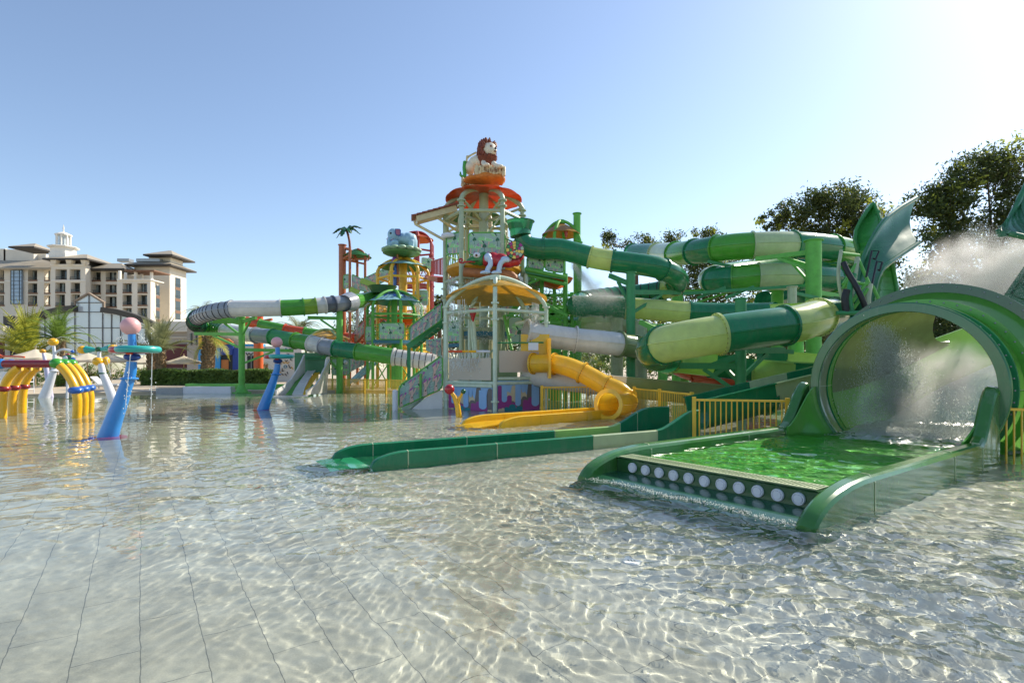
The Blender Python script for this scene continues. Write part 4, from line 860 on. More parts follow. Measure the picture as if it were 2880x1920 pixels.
remesh(q.build('stem',grnp,ca),.03,1); q=MB(); q.tube([LP(545,440,.1),LP(520,440,.1),LP(505,425,.1),LP(505,395,.1)],[.07,.07,.06,.03],8); q.build('arm',grnp,ca)
q=MB(); q.tube([LP(565,300,.2),LP(570,258,.2),LP(580,248,.2),LP(660,205,.2)],.05,8); q.sphere(LP(575,250,.2),.08,10,8); tag(q.build('water_pipe',steel_cr),'cream bent pipe rising behind the lion statue','pipe')
# brown-roofed chute at the left of the tower
ch=thing('water_chute','cream chute under a brown tiled roof jutting out left of the lion tower','chute',P(1200,600,26))
q=MB(); q.beam(P(1172,620,25.6),P(1282,590,26),.7,.26); q.build('channel',steel_cr,ch,smooth=False)
q=MB(); a=P(1157,613,25.6);b_=P(1290,576,26)
for k in range(9): q.beam(a.lerp(b_,k/9),a.lerp(b_,(k+1.12)/9)+V((0,0,-.03)),.95,.07)
q.build('tiled_roof',mat('brown_roof_paint','#8a4b35',.5,.2),ch,smooth=False)
for pts in ([(1166,622,25.6),(1168,630,25.6),(1250,675,25.6)],[(1205,600,25.6),(1215,602,25.6),(1250,625,25.7),(1290,652,26.5)]): q=MB(); q.tube([P(*c) for c in pts],.065,8); q.build('support_pipe',steel_cr,ch)
# ---------- chameleon on a log
def HP(x,y,dy=0.): return P(1150+x/3.485,370+y/3.485,23.4+dy)
KC=23.4/F/3.485
lg=thing('log_prop','fat painted log fixed across the front of the lion tower','log',HP(760,1400))
q=MB(); q.tube(crv([HP(538,1378,.25),HP(640,1385,.2),HP(760,1392,.1),HP(880,1393,0),HP(970,1402,-.1),HP(1030,1440,-.2),HP(1045,1500,-.25)],.12)[0],.2,16); q.build('log',bark,lg)
for a,b_ in (((720,1480),(850,1395)),((890,1480),(810,1370)),((840,1500),(845,1400))): q=MB(); q.tube([HP(*a,-.25),HP(*b_,-.22)],[.09,.05],8); q.build('branch',dbark,lg)
cm=thing('chameleon_statue','red and green chameleon statue with a spiral rainbow tail walking on the log','statue',HP(850,1330))
redc=mat('red_statue_paint','#b3202c',.3,.1,coat=.3); grnc=mat('green_statue_paint','#2f7d3a',.3,.12,coat=.3); lbl=mat('pale_blue_statue_paint','#b9cfe6',.4,.08)
q=MB()
for (x,y,rx,rz) in ((760,1262,48,62),(820,1252,75,72),(900,1265,85,72),(980,1285,75,52),(1050,1275,50,48),(1090,1225,38,45)): q.sphere(HP(x,y),(rx*KC,.27,rz*KC),14,10)
remesh(q.build('body',redc,cm),.04,3)
q=MB()
for (x,y,rx,rz) in ((700,1255,48,62),(650,1262,62,48),(600,1268,40,28),(735,1200,35,22)): q.sphere(HP(x,y),(rx*KC,.22 if x>620 else .15,rz*KC),14,10)
remesh(q.build('head',grnc,cm),.035,2)
q=MB(); q.tube([HP(585,1268,-.16),HP(650,1272,-.25),HP(690,1266,-.25)],.012,6); q.build('mouth_line',eyeb,cm)
q=MB(); q.sphere(HP(666,1212,-.18),(36*KC,.12,28*KC),14,10); q.mi=1; q.sphere(HP(662,1212,-.28),(13*KC,.04,12*KC),10,8); q.build('eye',[whitep,murbr],cm)
q=MB(); sp=[HP(650,1276,-.18),HP(600,1275,-.18),HP(550,1278,-.18),HP(522,1288,-.18)]+[HP(512+(24-k*1.6)*math.cos(PI*.5+k*.6),1262+(24-k*1.6)*math.sin(PI*.5+k*.6),-.18) for k in range(12)]
q.tube(sp,.035,8); q.build('tongue',redc,cm)
for pts in ([(790,1240),(800,1300),(775,1345),(770,1372)],[(985,1255),(930,1262),(895,1300),(880,1372)]):
    q=MB(); q.tube(crv([HP(x,y,-.3) for x,y in pts],.05)[0],26*KC,10); x,y=pts[-1]; q.sphere(HP(x-20,y+8,-.34),(55*KC,.13,18*KC),14,8)
    for k in range(3): q.sphere(HP(x-62+14*k,y+14,-.38),(13*KC,.07,10*KC),8,6)
    remesh(q.build('leg',lbl,cm),.03,2)
q=MB(); q.sphere(HP(775,1235,-.2),(40*KC,.2,45*KC),12,8); q.sphere(HP(955,1250,-.2),(60*KC,.2,30*KC),12,8); o=q.build('thigh_patch',lbl,cm)
tc_=HP(1040,1166,-.3); q=MB(); tm=[grnc,redc,mat('magenta_statue_paint','#9a2f7d',.3),mat('yellow_statue_paint','#e3c65a',.3),mat('sage_statue_paint','#9fb7a4',.3),eyeb]
q.mi=5; q.lathe(tc_+V((0,.12,0)),(0,-1,0),[(0,0),(0,90*KC),(.22,90*KC),(.24,84*KC),(.24,0)],36)
for ri_,(r0,r1,nw) in enumerate(((8,26,5),(29,54,9),(57,84,13))):
    for k in range(nw):
        q.mi=(k*3+ri_*2+(k//4))%5; a0_,a1_=2*PI*(k+.06)/nw,2*PI*(k+.94)/nw; arc=[a0_+(a1_-a0_)*j/5 for j in range(6)]
        q.add([tc_+V((r0*KC*math.cos(a),-.125,r0*KC*math.sin(a))) for a in arc]+[tc_+V((r1*KC*math.cos(a),-.125,r1*KC*math.sin(a))) for a in reversed(arc)],[tuple(range(12))])
q.build('spiral_tail',tm,cm,smooth=False)
# ---------- walkway with mural to the right and the small tan canopy
wk=thing('walkway','green walkway with jungle panels joining the lion tower to the slides at the right','walkway',PZ(1530,26,0))
q=MB(); q.prism([P(1478,768,25),P(1592,788,25),P(1592,788,27.5),P(1478,768,27.5)],(0,0,.1)); q.build('deck',steel_dg,wk,smooth=False)
for y0,y1,d_ in ((757,780,25.0),(772,800,25.2)): q=MB(); q.cyl(P(1478,y0,d_),P(1592,y1,d_),.09,.09,10); q.build('beam',steel_g,wk)
panel(wk,(1482,752,25.2),(1530,760,25.2),(1530,724,25.2),(1482,722,25.2),'jungle',steel_g,1)
panel(wk,(1533,760,25.2),(1586,768,25.2),(1586,727,25.2),(1533,724,25.2),'jungle',steel_g,3)
panel(wk,(1470,818,27),(1520,812,27),(1522,788,27),(1470,788,27),'trunk',None,0)
for a,b_ in (((1478,800,25.2),(1560,770,25.4)),((1500,768,25.2),(1592,800,25.6))): q=MB(); q.cyl(P(*a),P(*b_),.06,.06,8); q.build('brace',steel_g,wk)
for px,d_ in ((1480,25.2),(1524,26.2),(1591,26.2)): q=MB(); q.cyl(PZ(px,d_,-.4),P(px,770,d_),.1,.1,12); q.build('leg',steel_g if px>1500 else steel_sage,wk)
q=MB(); bowl(wk,P(1560,785,27.2).x,27.2,.9,zz_(783,27.2),.5,can_o)
tt,tp=tower('small_canopy','tan dome on green posts beside the tall mast at the right of the walkway',P(1578,650,28.6).x,28.6,1.0,(-115,-20,75,170),8.45,9.05,steel_g,.085,[can_br,can_br],rings=(7.95,),collars=(8.0,),cat='canopy')
q=MB(); q.lathe(P(1592,645,27.9),(0,0,-1),[(0,0),(0,.12),(.4,.05),(.4,0)],12); q.build('bucket',redp,tt)
# ---------- elephant tower
ex=P(1134,740,42).x; ey=42.
et,ep=tower('elephant_tower','yellow posted tower with a bottle green dome under the elephant statue',ex,ey,1.9,(-105,-45,15,75,135,195),9.2,9.75,steel_y,.12,[can_g,can_b],rings=(8.3,6.9,4.4,3.0),center=.3,collars=(8.6,5.2))
deck(et,ep,5.6,steel_y,.15); bowl(et,ex,ey,1.6,5.4,.6,can_o)
panel(et,(1168,858,41),(1203,858,41),(1203,816,41),(1168,816,41),'jungle',steel_sage,2)
def EP(x,y,dy=0.): return P(900+x/5.2275,600+y/5.2275,41.5+dy)
KE=41.5/F/5.2275
lf=thing('leafy_platform','round leafy green disc carrying the blue elephant','platform',EP(1200,590))
q=MB(); q.lathe(EP(1200,600),(0,0,1),[(-.2,0),(-.18,.6),(-.08,1.15),(.03,1.38),(.12,1.4),(.16,1.2),(.16,0)],40); q.build('disc',mat('leaf_disc_green','#4f7f3c',.5,.2,6),lf)
q=MB()
for k in range(14): a=2*PI*k/14; q.sphere(EP(1200,548)+V((1.2*math.cos(a),1.2*math.sin(a),.02)),(.33,.33,.17),12,8)
q.build('leaf_pads',mat('pale_leaf_paint','#8fae8c',.5,.12),lf)
el=thing('elephant_statue','pale blue elephant statue with pink ear standing on the leafy disc','statue',EP(1230,520))
eb=mat('pale_blue_elephant_paint','#93b9cc',.55,.16,5,bump=.25,bscale=8)
q=MB()
for (x,y,dy,rx,ry,rz) in ((1300,380,.1,105,.55,100),(1220,370,.0,90,.5,85),(1370,400,.15,55,.45,100),(1085,315,-.25,92,.42,95),(1050,380,-.3,55,.3,60),(1140,320,-.1,60,.42,90)): q.sphere(EP(x,y,dy),(rx*KE,ry,rz*KE),16,12)
for x,dy in ((1110,-.55),(1160,.15),(1340,-.2),(1390,.35),(1290,.45)): q.tube([EP(x,400,dy),EP(x+4,470,dy),EP(x,525,dy)],[.24,.2,.23],10)
q.tube(crv([EP(1020,370,-.5),EP(1008,430,-.6),EP(1020,465,-.65),EP(1050,450,-.7),EP(1090,400,-.72)],.08)[0],[.15]*99,10)
remesh(q.build('body',eb,el),.055,2)
q=MB(); q.prism([EP(1100+x,225+y,-.75) for x,y in ((5,0),(70,2),(88,20),(86,95),(60,104),(15,98),(0,60))],(0,.1,0)); q.mi=1; q.prism([EP(1100+x,225+y,-.78) for x,y in ((14,12),(66,13),(76,26),(74,84),(56,92),(24,86),(12,56))],(0,.03,0)); q.build('ear',[navy,mat('pink_ear_paint','#a2607c',.5)],el)
q=MB(); q.sphere(EP(1042,292,-.62),(.09,.06,.08),10,8); q.build('eye',eyeb,el)
q=MB(); q.tube([EP(1000,360,-.55),EP(985,378,-.65),EP(970,385,-.7)],[.06,.045,.01],8); q.build('tusk',whitep,el)
q=MB(); q.tube([EP(1040,395,-.66),EP(1065,388,-.7),EP(1078,372,-.7)],.03,6); q.build('mouth',mat('pink_mouth','#8c4a5a',.5),el)
# parrot totem below the elephant
to=thing('totem_pole','painted totem pole with purple bird and blue body under the elephant','totem',EP(1115,1060))
q=MB(); q.cyl(EP(1140,1060,-.6),EP(1140,605,-.6),.075,.075,12); q.build('pole',bark,to)
q=MB(); q.tube([EP(1102,1060,-.6),EP(1102,900,-.6),EP(1105,760,-.6)],[.14,.16,.12],12); q.build('blue_body',blup,to)
q=MB(); q.sphere(EP(1095,700,-.6),(.2,.18,.35),14,10); q.build('purple_head',mat('purple_gloss_paint','#7d3f86',.3),to)
q=MB(); q.tube(crv([EP(1075,720,-.65),EP(1045,760,-.7),EP(1035,810,-.7),EP(1050,850,-.7)],.06)[0],.085,10); q.build('beak',mat('brown_gloss_paint','#8a5a34',.3),to)
q=MB(); q.sphere(EP(1068,820,-.7),(.13,.1,.16),12,8); q.build('wing',dgrn,to)
# ---------- red tower behind the elephant
rdx=P(1172,660,47).x
r2,r2p=tower('red_tower','rust red posted tower with a tan dome, half hidden by the elephant',rdx,47,1.45,(-150,-75,-25,30,105,180),12.45,13.0,steel_r,.11,[can_br,can_o],rings=(11.4,8.2,6.3),collars=(11.0,8.6),center=.2)
deck(r2,r2p,8.6,steel_r,.18)
panel(r2,(1186,762,45.2),(1215,764,45.2),(1215,728,45.2),(1186,724,45.2),'jungle',steel_sage,4)
wr=thing('walkway','rust red footbridge with railings between the red tower and the lion tower','walkway',P(1230,780,40))
q=MB(); q.beam(P(1213,780,44),P(1256,788,30),1.0,.3); q.build('deck',steel_r,wr,smooth=False)
a=P(1214,770,43.6);b_=P(1252,775,30.5)
for k in range(22): q=MB(); p=a.lerp(b_,k/21); q.cyl(p,p+V((0,0,1.0)),.02 if k%5 else .05,.02 if k%5 else .05,6); q.build('baluster',steel_r,wr)
q=MB(); q.cyl(a+V((0,0,1)),b_+V((0,0,1)),.04,.04,8); q.build('handrail',steel_r,wr)
# ---------- green umbrella tower
gx=P(1109,850,38).x
g3,g3p=tower('umbrella_tower','green posted tower with a pale blue leaf patterned umbrella roof',gx,38,1.9,(-125,-65,-5,55,115,175),6.05,6.75,steel_g,.1,[mat('aqua_canopy_fibreglass','#5fae98',.3,.12,4,trans=.35),can_b],rings=(5.15,),center=.2,collars=(5.5,4.9))
q=MB()
for k in range(14):
    a=2*PI*k/14; 
    for t0,t1,wd in ((.12,.55,.1),(.6,.88,.07)):
        pts=[]; 
        for t,s_ in ((t0,0),((t0+t1)/2,1),(t1,0),((t0+t1)/2,-1)): rr=1.87*t; pts.append(V((gx+rr*math.cos(a+s_*wd/ max(t,.2)),38+rr*math.sin(a+s_*wd/max(t,.2)),6.75-.7*t*t+.055)))
        q.add(pts,[(0,1,2,3)])
q.build('leaf_pattern',navy,g3,smooth=False)
q=MB(); q.lathe((gx-.9,38.4,6.75),(0,0,1),[(0,.7),(.45,.95),(.5,1.0),(.5,.9),(.05,.6),(0,0)],24); q.build('top_basin',mat('basin_green','#44683f',.5),g3)
deck(g3,[V((gx+(p.x-gx)*1.05,38+(p.y-38)*1.05,0)) for p in g3p],3.42,bluepan,.22)
panel(g3,(1066,954,36.1),(1137,954,36.1),(1137,908,36.1),(1066,908,36.1),'jungle',steel_g,0)
panel(g3,(1028,960,37),(1053,957,36.4),(1053,917,36.4),(1028,917,37),'jungle',steel_g,2)
q=MB(); q.lathe((gx+.2,38,3.2),(0,0,-1),[(0,0),(0,.26),(3.3,.26)],20); q.build('trunk_column',steel_g,g3)
# lower stair of that tower
s4=thing('staircase','pale blue stair with mural side under the green umbrella tower','stairs',PZ(1000,39,0))
stairs(s4,PZ(982,39.6,.5),P(1050,1015,38.5),1.2,mat('pale_blue_steel','#8fc0d0',.4)); panel(s4,(985,1046,39),(1024,1025,38.6),(1024,1000,38.6),(985,1008,39),'trunk',None,1)
s5=thing('play_panel','framed jungle panel with a white nozzle behind the left railing','panel',PZ(957,37.5,0))
panel(s5,(933,1054,37.4),(984,1054,37.4),(984,1008,37.4),(933,1008,37.4),'jungle',steel_g,3); q=MB(); q.sphere(P(972,1019,37.1),.14,12,8); q.build('nozzle',whitep,s5)
for px in (935,982): q=MB(); q.cyl(PZ(px,37.45,-.4),PZ(px,37.45,1.2),.05,.05,8); q.build('leg',steel_g,s5)
# small pale green canopy frame seen under the looping tube
cf,cp=tower('small_canopy','low straw yellow canopy on pale green posts under the looping tube',P(921,925,41).x,41,1.65,(-135,-45,45,135),3.75,4.3,mat('pale_lime_steel','#a9b77c',.4),.09,[can_y,can_y],rings=(2.6,),collars=(2.5,),cat='canopy')
# ---------- brown tower with palm decoration
bz=46.; bx=P(1000,720,bz).x
b5=thing('brown_tower','rust brown mast and posts with a small green canopy at the left of the towers','play tower',PZ(985,bz,0))
q=MB(); q.cyl(PZ(963,bz,-.2),P(963,690,bz),.3,.3,16); q.cyl(P(963,690,bz),P(963,688,bz),.36,.36,16); q.build('mast',steel_br,b5)
for px,y0,d_ in ((984,694,45),(1005,738,46.8),(1027,735,46)): q=MB(); q.cyl(PZ(px,d_,-.2),P(px,y0,d_),.11,.11,10); q.build('post',steel_br,b5)
for a,b_ in (((966,728,45.6),(1034,728,45.6)),((984,715,45),(966,728,45.6)),((968,730,46),(1024,742,46)),((984,725,45),(1005,738,46.8))): q=MB(); q.cyl(P(*a),P(*b_),.08,.08,8); q.build('crossbar',steel_br,b5)
q=MB(); q.tube(crv([P(968,700,46),P(982,701,46),P(995,716,46),P(1005,735,46.5)],.15)[0],.12,10); q.tube(crv([P(1005,700,46),P(1020,708,46),P(1027,722,46),P(1027,735,46)],.15)[0],.1,10); q.build('bent_pipe',steel_br,b5)
q=MB(); q.tube([P(1027,733,46),P(1037,732,46),P(1038,714,46)],.05,8); q.build('spout',steel_br,b5)
cq=canopy(b5,P(1004,711,46.4).x,46.4,1.2,zz_(712,46.4)-.35,zz_(700,46.4),[can_g,can_g],8)
panel(b5,(966,812,45.3),(981,810,45.3),(981,770,45.3),(966,774,45.3),'jungle',steel_g,1)
panel(b5,(990,812,45),(1050,824,45),(1020,786,45),(990,770,45),'trunk',steel_g,0); panel(b5,(1052,806,45.4),(1092,786,45.4),(1092,750,45.4),(1020,784,45.4),'trunk',steel_g,1)
q=MB(); q.beam(P(1015,788,44.7),P(1062,806,44.7),.15,.45); q.beam(P(985,812,44.8),P(1010,824,44.8),.15,.4); q.build('stringer',mat('lime_steel','#93b545',.4),b5)
pd=thing('palm_decoration','artificial palm with green plastic fronds on a thin brown stem above the brown tower','artificial palm',P(984,694,45))
q=MB(); q.tube(crv([P(984,700,45),P(983,680,45),P(979,660,45),P(974,645,45)],.2)[0],.1,8); q.build('trunk',mane,pd)
hub=P(974,644,45)
for dx,dz,dy in ((-1.15,-.38,0),(-.75,-.85,-.3),(-.25,-.75,-.6),(.55,-.5,-.5),(1.15,-.4,.1),(1.25,.12,.3),(.45,.2,.5),(-.5,.0,.6)):
    e=hub+V((dx,dy,dz)); mid=hub.lerp(e,.5)+V((0,0,.28)); pts=crv([hub,mid,e],.12)[0]; rows=[]; n_=len(pts); side=(e-hub).cross(V((0,0,1))).normalized()
    for i,p in enumerate(pts):
        t=i/(n_-1); wd=.26*math.sin(PI*min(1,t*.93+.07))**.7*(1.0 if i%2 else .72); rows.append([p-side*wd-V((0,0,wd*.5)),p,p+side*wd-V((0,0,wd*.5))])
    q=MB(); q.sheet(rows,.03); q.build('frond',dgrn,pd,smooth=False)
# ---------- water falling from the towers
def falls(name,label,segs,per,wig=.06,r=.012,spread=0.):
    q=MB()
    for (a,b_) in segs:
        a=V(a);b_=V(b_)
        for k in range(per):
            t=(k+rdm.random())/per; x0=a.lerp(b_,t); L_=rdm.uniform(.6,1.); z1=x0.z-(x0.z-(-.0))*L_ if False else None
            hgt=fallh*rdm.uniform(.55,1.); pts=[]; n_=8; ph=rdm.random()*6
            for i in range(n_+1):
                u=i/n_; pts.append(x0+V((wig*math.sin(ph+u*5)*u+spread*math.sqrt(u)*outd.x,wig*math.cos(ph+u*4)*u*.5+spread*math.sqrt(u)*outd.y,-hgt*u)))
            q.tube(pts,[r*(1-.6*i/n_) for i in range(n_+1)],4)
            for i in range(10): p=pts[rdm.randint(2,n_)]+V((rdm.gauss(0,.05),rdm.gauss(0,.05),rdm.gauss(0,.12))); q.sphere(p,(.012,.012,.025),4,3)
    o=q.build(name,MATS['white_water'],None); tag(o,label,'falling water',kind='stuff')
outd=V((0,0,0)); fallh=1.0
def rim(cx,cy,R,z,a0,a1,n=5): return [(V((cx+R*math.cos(math.radians(a0+(a1-a0)*i/n)),cy+R*math.sin(math.radians(a0+(a1-a0)*i/n)),z)),V((cx+R*math.cos(math.radians(a0+(a1-a0)*(i+1)/n)),cy+R*math.sin(math.radians(a0+(a1-a0)*(i+1)/n)),z))) for i in range(n)]
fallh=1.0; falls('water_curtain','strings of water falling from the left rim of the yellow canopy',rim(fx,fy,1.95,4.15,140,235),6)
fallh=2.2; falls('water_curtain','strings of water falling inside the right half of the front tower',rim(fx,fy,1.7,4.1,-35,40),6)
fallh=.9; falls('water_curtain','strings of water falling below the yellow bowl of the lion tower',rim(lx,ly,1.7,5.7,160,260),5)
fallh=1.0; falls('water_curtain','water pouring off the end of the painted log',[(HP(1055,1400,-.2),HP(1120,1430,0)),(HP(1010,1440,0),HP(1075,1450,0))],14)
fallh=.75; falls('water_curtain','short water strings below the coloured spray bar',[(P(1262,992,20.5),P(1380,992,20.5))],22)
outd=V((-1,-.2,0)); fallh=2.3; falls('water_curtain','sheet of water arching off the left rim of the umbrella roof',[(P(1024,850,37.6),P(1042,852,36.6))],16,spread=.8)
outd=V((1,-.2,0)); falls('water_curtain','sheet of water arching off the right rim of the umbrella roof',[(P(1160,850,36.6),P(1186,852,37.6))],12,spread=.5)
pts=[P(1362+rng.normal()*12,905+rng.random()*60,22.4+rng.normal()*.2) for k in range(350)]+[P(1350+rng.normal()*28,956+rng.normal()*4,22.2+rng.normal()*.3) for k in range(250)]
drops('splash','splash of water bouncing on the steps inside the front tower',pts,.016,'splash') if False else drops('splash',pts,.016,'splash of water bouncing on the steps inside the front tower','splash')
# spray jet from the lime stretch of the body slide, falling on the tube below
pts=[]
for k in range(36000):
    t=rng.random(); x=1612+t*110+rng.normal()*(4+14*t); y=745+t*100+rng.normal()*4+30*rng.random()*t; pts.append(P(x-rng.random()*40*t,y,24+rng.normal()*.3))
for k in range(16000): pts.append(P(1610+rng.random()*160,838+abs(rng.normal())*16-8,24.2+rng.normal()*.25))
for k in range(22000): pts.append(P(1620+rng.random()*150,850+rng.random()*190,23.4+rng.normal()*.5))
mist('soft mist of spray above the lower green tube by the lime stretch',[(P(1668,805,24),(.75,.5,.75)),(P(1700,835,24),(1.0,.6,.45)),(P(1690,960,23.2),(1.1,.5,1.2)),(P(1640,770,24.2),(.45,.4,.6))],.8)
drops('tube_spray',pts,.0055,'haze of backlit spray showering onto the lower green tube','spray')

# ---------- more steelwork: rails, braces and struts in the tangle of towers
def rail_ring(parent,ps,z,m_,skip=()):
    for i in range(len(ps)):
        if i in skip: continue
        a=ps[i];b_=ps[(i+1)%len(ps)]; q=MB()
        for h in (.5,1.0): q.cyl(V((a.x,a.y,z+h)),V((b_.x,b_.y,z+h)),.028,.028,6)
        n_=9
        for k in range(1,n_): p=a.lerp(b_,k/n_); q.cyl(V((p.x,p.y,z)),V((p.x,p.y,z+1.0)),.014,.014,5)
        q.build('rail',m_,parent)
rail_ring(lt,lp,3.2,steel_g,(0,)); rail_ring(lt,lp,6.35,steel_g,(0,)); rail_ring(et,ep,5.6,steel_y); rail_ring(r2,r2p,8.6,steel_r); rail_ring(g3,g3p,3.42,steel_g,(1,)); deck(et,ep,2.9,steel_y,.15); rail_ring(et,ep,2.9,steel_y)
def xbrace(parent,ps,z0,z1,m_,r=.04):
    for i in range(len(ps)):
        a=ps[i];b_=ps[(i+1)%len(ps)]
        q=MB(); q.cyl(V((a.x,a.y,z0)),V((b_.x,b_.y,z1)),r,r,6); q.build('brace',m_,parent)
xbrace(lt,lp,6.0,8.4,steel_ol); xbrace(lt,lp,.4,3.0,steel_ol); xbrace(et,ep,3.2,5.3,steel_y); xbrace(r2,r2p,8.8,11.2,steel_r); xbrace(r2,r2p,3.,6.,steel_r); xbrace(g3,g3p,.3,3.1,steel_g); xbrace(rt,rp,6.,8.7,steel_cr)
s6=thing('staircase','green staircase rising behind the front tower up to the lion tower platform','stairs',PZ(1440,28.6,0))
stairs(s6,PZ(1395,28.4,3.2),PZ(1500,28.4,6.2),1.1,steel_g); panel(s6,PZ(1398,28.3,3.4),PZ(1502,28.3,6.4),PZ(1502,28.3,7.4),PZ(1398,28.3,4.4),'trunk',steel_g,2)
s7=thing('staircase','rust coloured staircase between the brown mast and the elephant tower','stairs',PZ(1040,46,0))
stairs(s7,PZ(985,46.5,3.),PZ(1085,46.5,6.5),1.2,steel_br); panel(s7,PZ(988,46.3,3.2),PZ(1085,46.3,6.6),PZ(1085,46.3,7.7),PZ(988,46.3,4.3),'trunk',steel_br,1)
sf=thing('support_frame','bright green frame of posts, beams and slanting struts right of the front tower','support frame',PZ(1545,26.6,0))
for a,b_ in (((1496,860,26.4),(1606,905,26.4)),((1500,905,26.4),(1606,862,26.4)),((1500,830,26.4),(1610,830,26.4)),((1500,906,26.4),(1610,906,26.4)),((1515,845,26.0),(1598,888,25.2)),((1545,830,26.4),(1496,876,26.4))): q=MB(); q.beam(P(*a),P(*b_),.1,.13); q.build('beam',steel_g,sf)
for px in (1500,1608): q=MB(); q.cyl(PZ(px,26.4,-.4),P(px,822,26.4),.09,.09,10); q.build('post',steel_g,sf)
sf2=thing('support_frame','deep green lattice of beams under the double coil and lime channel','support frame',PZ(2130,26.6,0))
for a,b_ in (((1920,826,26),(2300,800,26.2)),((1960,838,26.4),(2040,808,26.4)),((2040,838,26.2),(2120,806,26.3)),((1990,735,28.8),(2110,760,28.6)),((1800,1000,21.5),(1980,985,21.3)),((1905,985,21.4),(1990,1035,21.2)),((2090,975,18.4),(2230,990,19)),((2000,1060,18.6),(2090,1000,18)),((2295,840,25),(2390,862,25.4)),((2225,822,24.8),(2300,838,25.2))): q=MB(); q.beam(P(*a),P(*b_),.1,.14); q.build('beam',steel_dg,sf2)
tn=thing('utility_net','thin green safety net stretched beneath the walkway at the right of the lion tower','net',P(1540,830,26))
q=MB()
for k in range(13): t=k/12; q.cyl(P(1490+110*t,800+20*t,26.9),P(1500+100*t,870+14*math.sin(3*t),26.9),.012,.012,4)
for k in range(7): t=k/6; q.cyl(P(1490+10*t,800+70*t,26.9),P(1600,820+52*t,26.9),.012,.012,4)
q.build('mesh',steel_g,tn)
# ================================================================ HOTEL AND BUILDINGS AT THE LEFT
hw=mat('hotel_beige_render','#d8d0c0',.85,.07,.5,bump=.1); hroof=mat('hotel_roof_metal','#a59b88',.6,.12,.6); hdark=mat('hotel_dark_eaves','#3c3834',.6); hbrown=mat('hotel_brown_spandrel','#7a5a44',.7); hglass=mat('hotel_dark_glass','#1f2a2c',.08,.3,.8,spec=.8); hblue=mat('hotel_blue_glass','#8fa6bd',.1,.15,.8,spec=.8); curt=mat('pale_curtain','#8e9a9a',.8,.25,1.5); hrail=mat('balcony_rail','#2c302f',.3); hwhite=mat('hotel_white_trim','#e4e0d6',.6,.05)
R1=lambda x,y:(x/3.92,600+y/3.92)
def hbox(q,x0,x1,y0,y1,d,D):  # x,y in pixels of the enlarged view; front face at depth d, reaching D metres back
    a=P(*R1(x0,y1),d);b_=P(*R1(x1,y0),d); q.box(((a.x+b_.x)/2,d+D/2,(a.z+b_.z)/2),(b_.x-a.x,D,b_.z-a.z))
def facade(parent,x0,x1,y0,y1,d,D,ops,name='wall'):
    xs_=sorted({x0,x1,*[o[0] for o in ops],*[o[1] for o in ops]}); ys_=sorted({y0,y1,*[o[2] for o in ops],*[o[3] for o in ops]}); q=MB()
    for i in range(len(xs_)-1):
        j=0
        while j<len(ys_)-1:
            cx=(xs_[i]+xs_[i+1])/2; hole=lambda k:any(o[0]<cx<o[1] and o[2]<(ys_[k]+ys_[k+1])/2<o[3] for o in ops)
            if hole(j): j+=1; continue
            k=j
            while k<len(ys_)-1 and not hole(k): k+=1
            hbox(q,xs_[i],xs_[i+1],ys_[j],ys_[k],d,1.3); j=k
    hbox(q,x0,x1,y0,y1,d+1.31,D-1.31)
    q.build(name,hw,parent,smooth=False)
    rd=random.Random(int(x0+y0))
    for (a,b_,c,e) in ops:
        q=MB(); hbox(q,a+2,b_-2,c+1,e-1,d+1.18,.1); w_=q.build('window',hglass,parent,smooth=False)
        q=MB(); t=rd.uniform(.25,.7); hbox(q,a+(b_-a)*t,a+(b_-a)*(t+.22),c+12,e-2,d+1.13,.03); q.build('curtain',curt,w_,smooth=False)
        q=MB(); m_=(a+b_)/2; hbox(q,m_-2,m_+2,c,e,d+1.1,.06); q.build('mullion',hrail,w_,smooth=False)
        q=MB(); hbox(q,a,b_,e-34,e-31,d+.1,.06)
        for k in range(7): x=a+(b_-a)*(k+.5)/7; hbox(q,x-.8,x+.8,e-31,e,d+.12,.04)
        rl=q.build('railing',hrail,w_,smooth=False)
        q=MB(); hbox(q,a,b_,e-5,e+10,d-.12,.11); q.build('slab_edge',hbrown,w_,smooth=False)
ho=thing('hotel_building','large beige resort hotel with dark balconies, flat eaves and a white lantern cupola','hotel',PZ(220,108,0))
facade(ho,-320,560,590,1500,112,8,[(a,b_,c,e) for a,b_ in ((-290,-190),(-140,-40),(-20,45),(308,410),(485,553)) for c,e in ((622,738),(768,878),(902,1012))])
facade(ho,560,942,565,1500,106,9,[(a,b_,c,e) for (a,b_,c,e) in ((610,737,615,733),(767,886,615,733),(608,720,762,870),(778,882,762,870),(608,715,890,1020),(778,880,890,1020),(612,728,512,558) ,(782,884,512,558))][:6])
facade(ho,942,1292,600,1500,109,7,[(a,b_,c,e) for a,b_ in ((990,1110),(1165,1285)) for c,e in ((640,740),(782,880),(914,1030))])
facade(ho,1290,1660,728,1500,105,3.6,[(a,b_,c,e) for a,b_ in ((1350,1452),(1515,1622)) for c,e in ((768,872),(896,1012),(1040,1150))])
q=MB(); hbox(q,1480,1870,555,1500,112,5.7); hbox(q,1640,1880,455,560,112.6,4.2); q.build('wall',hw,ho,smooth=False)
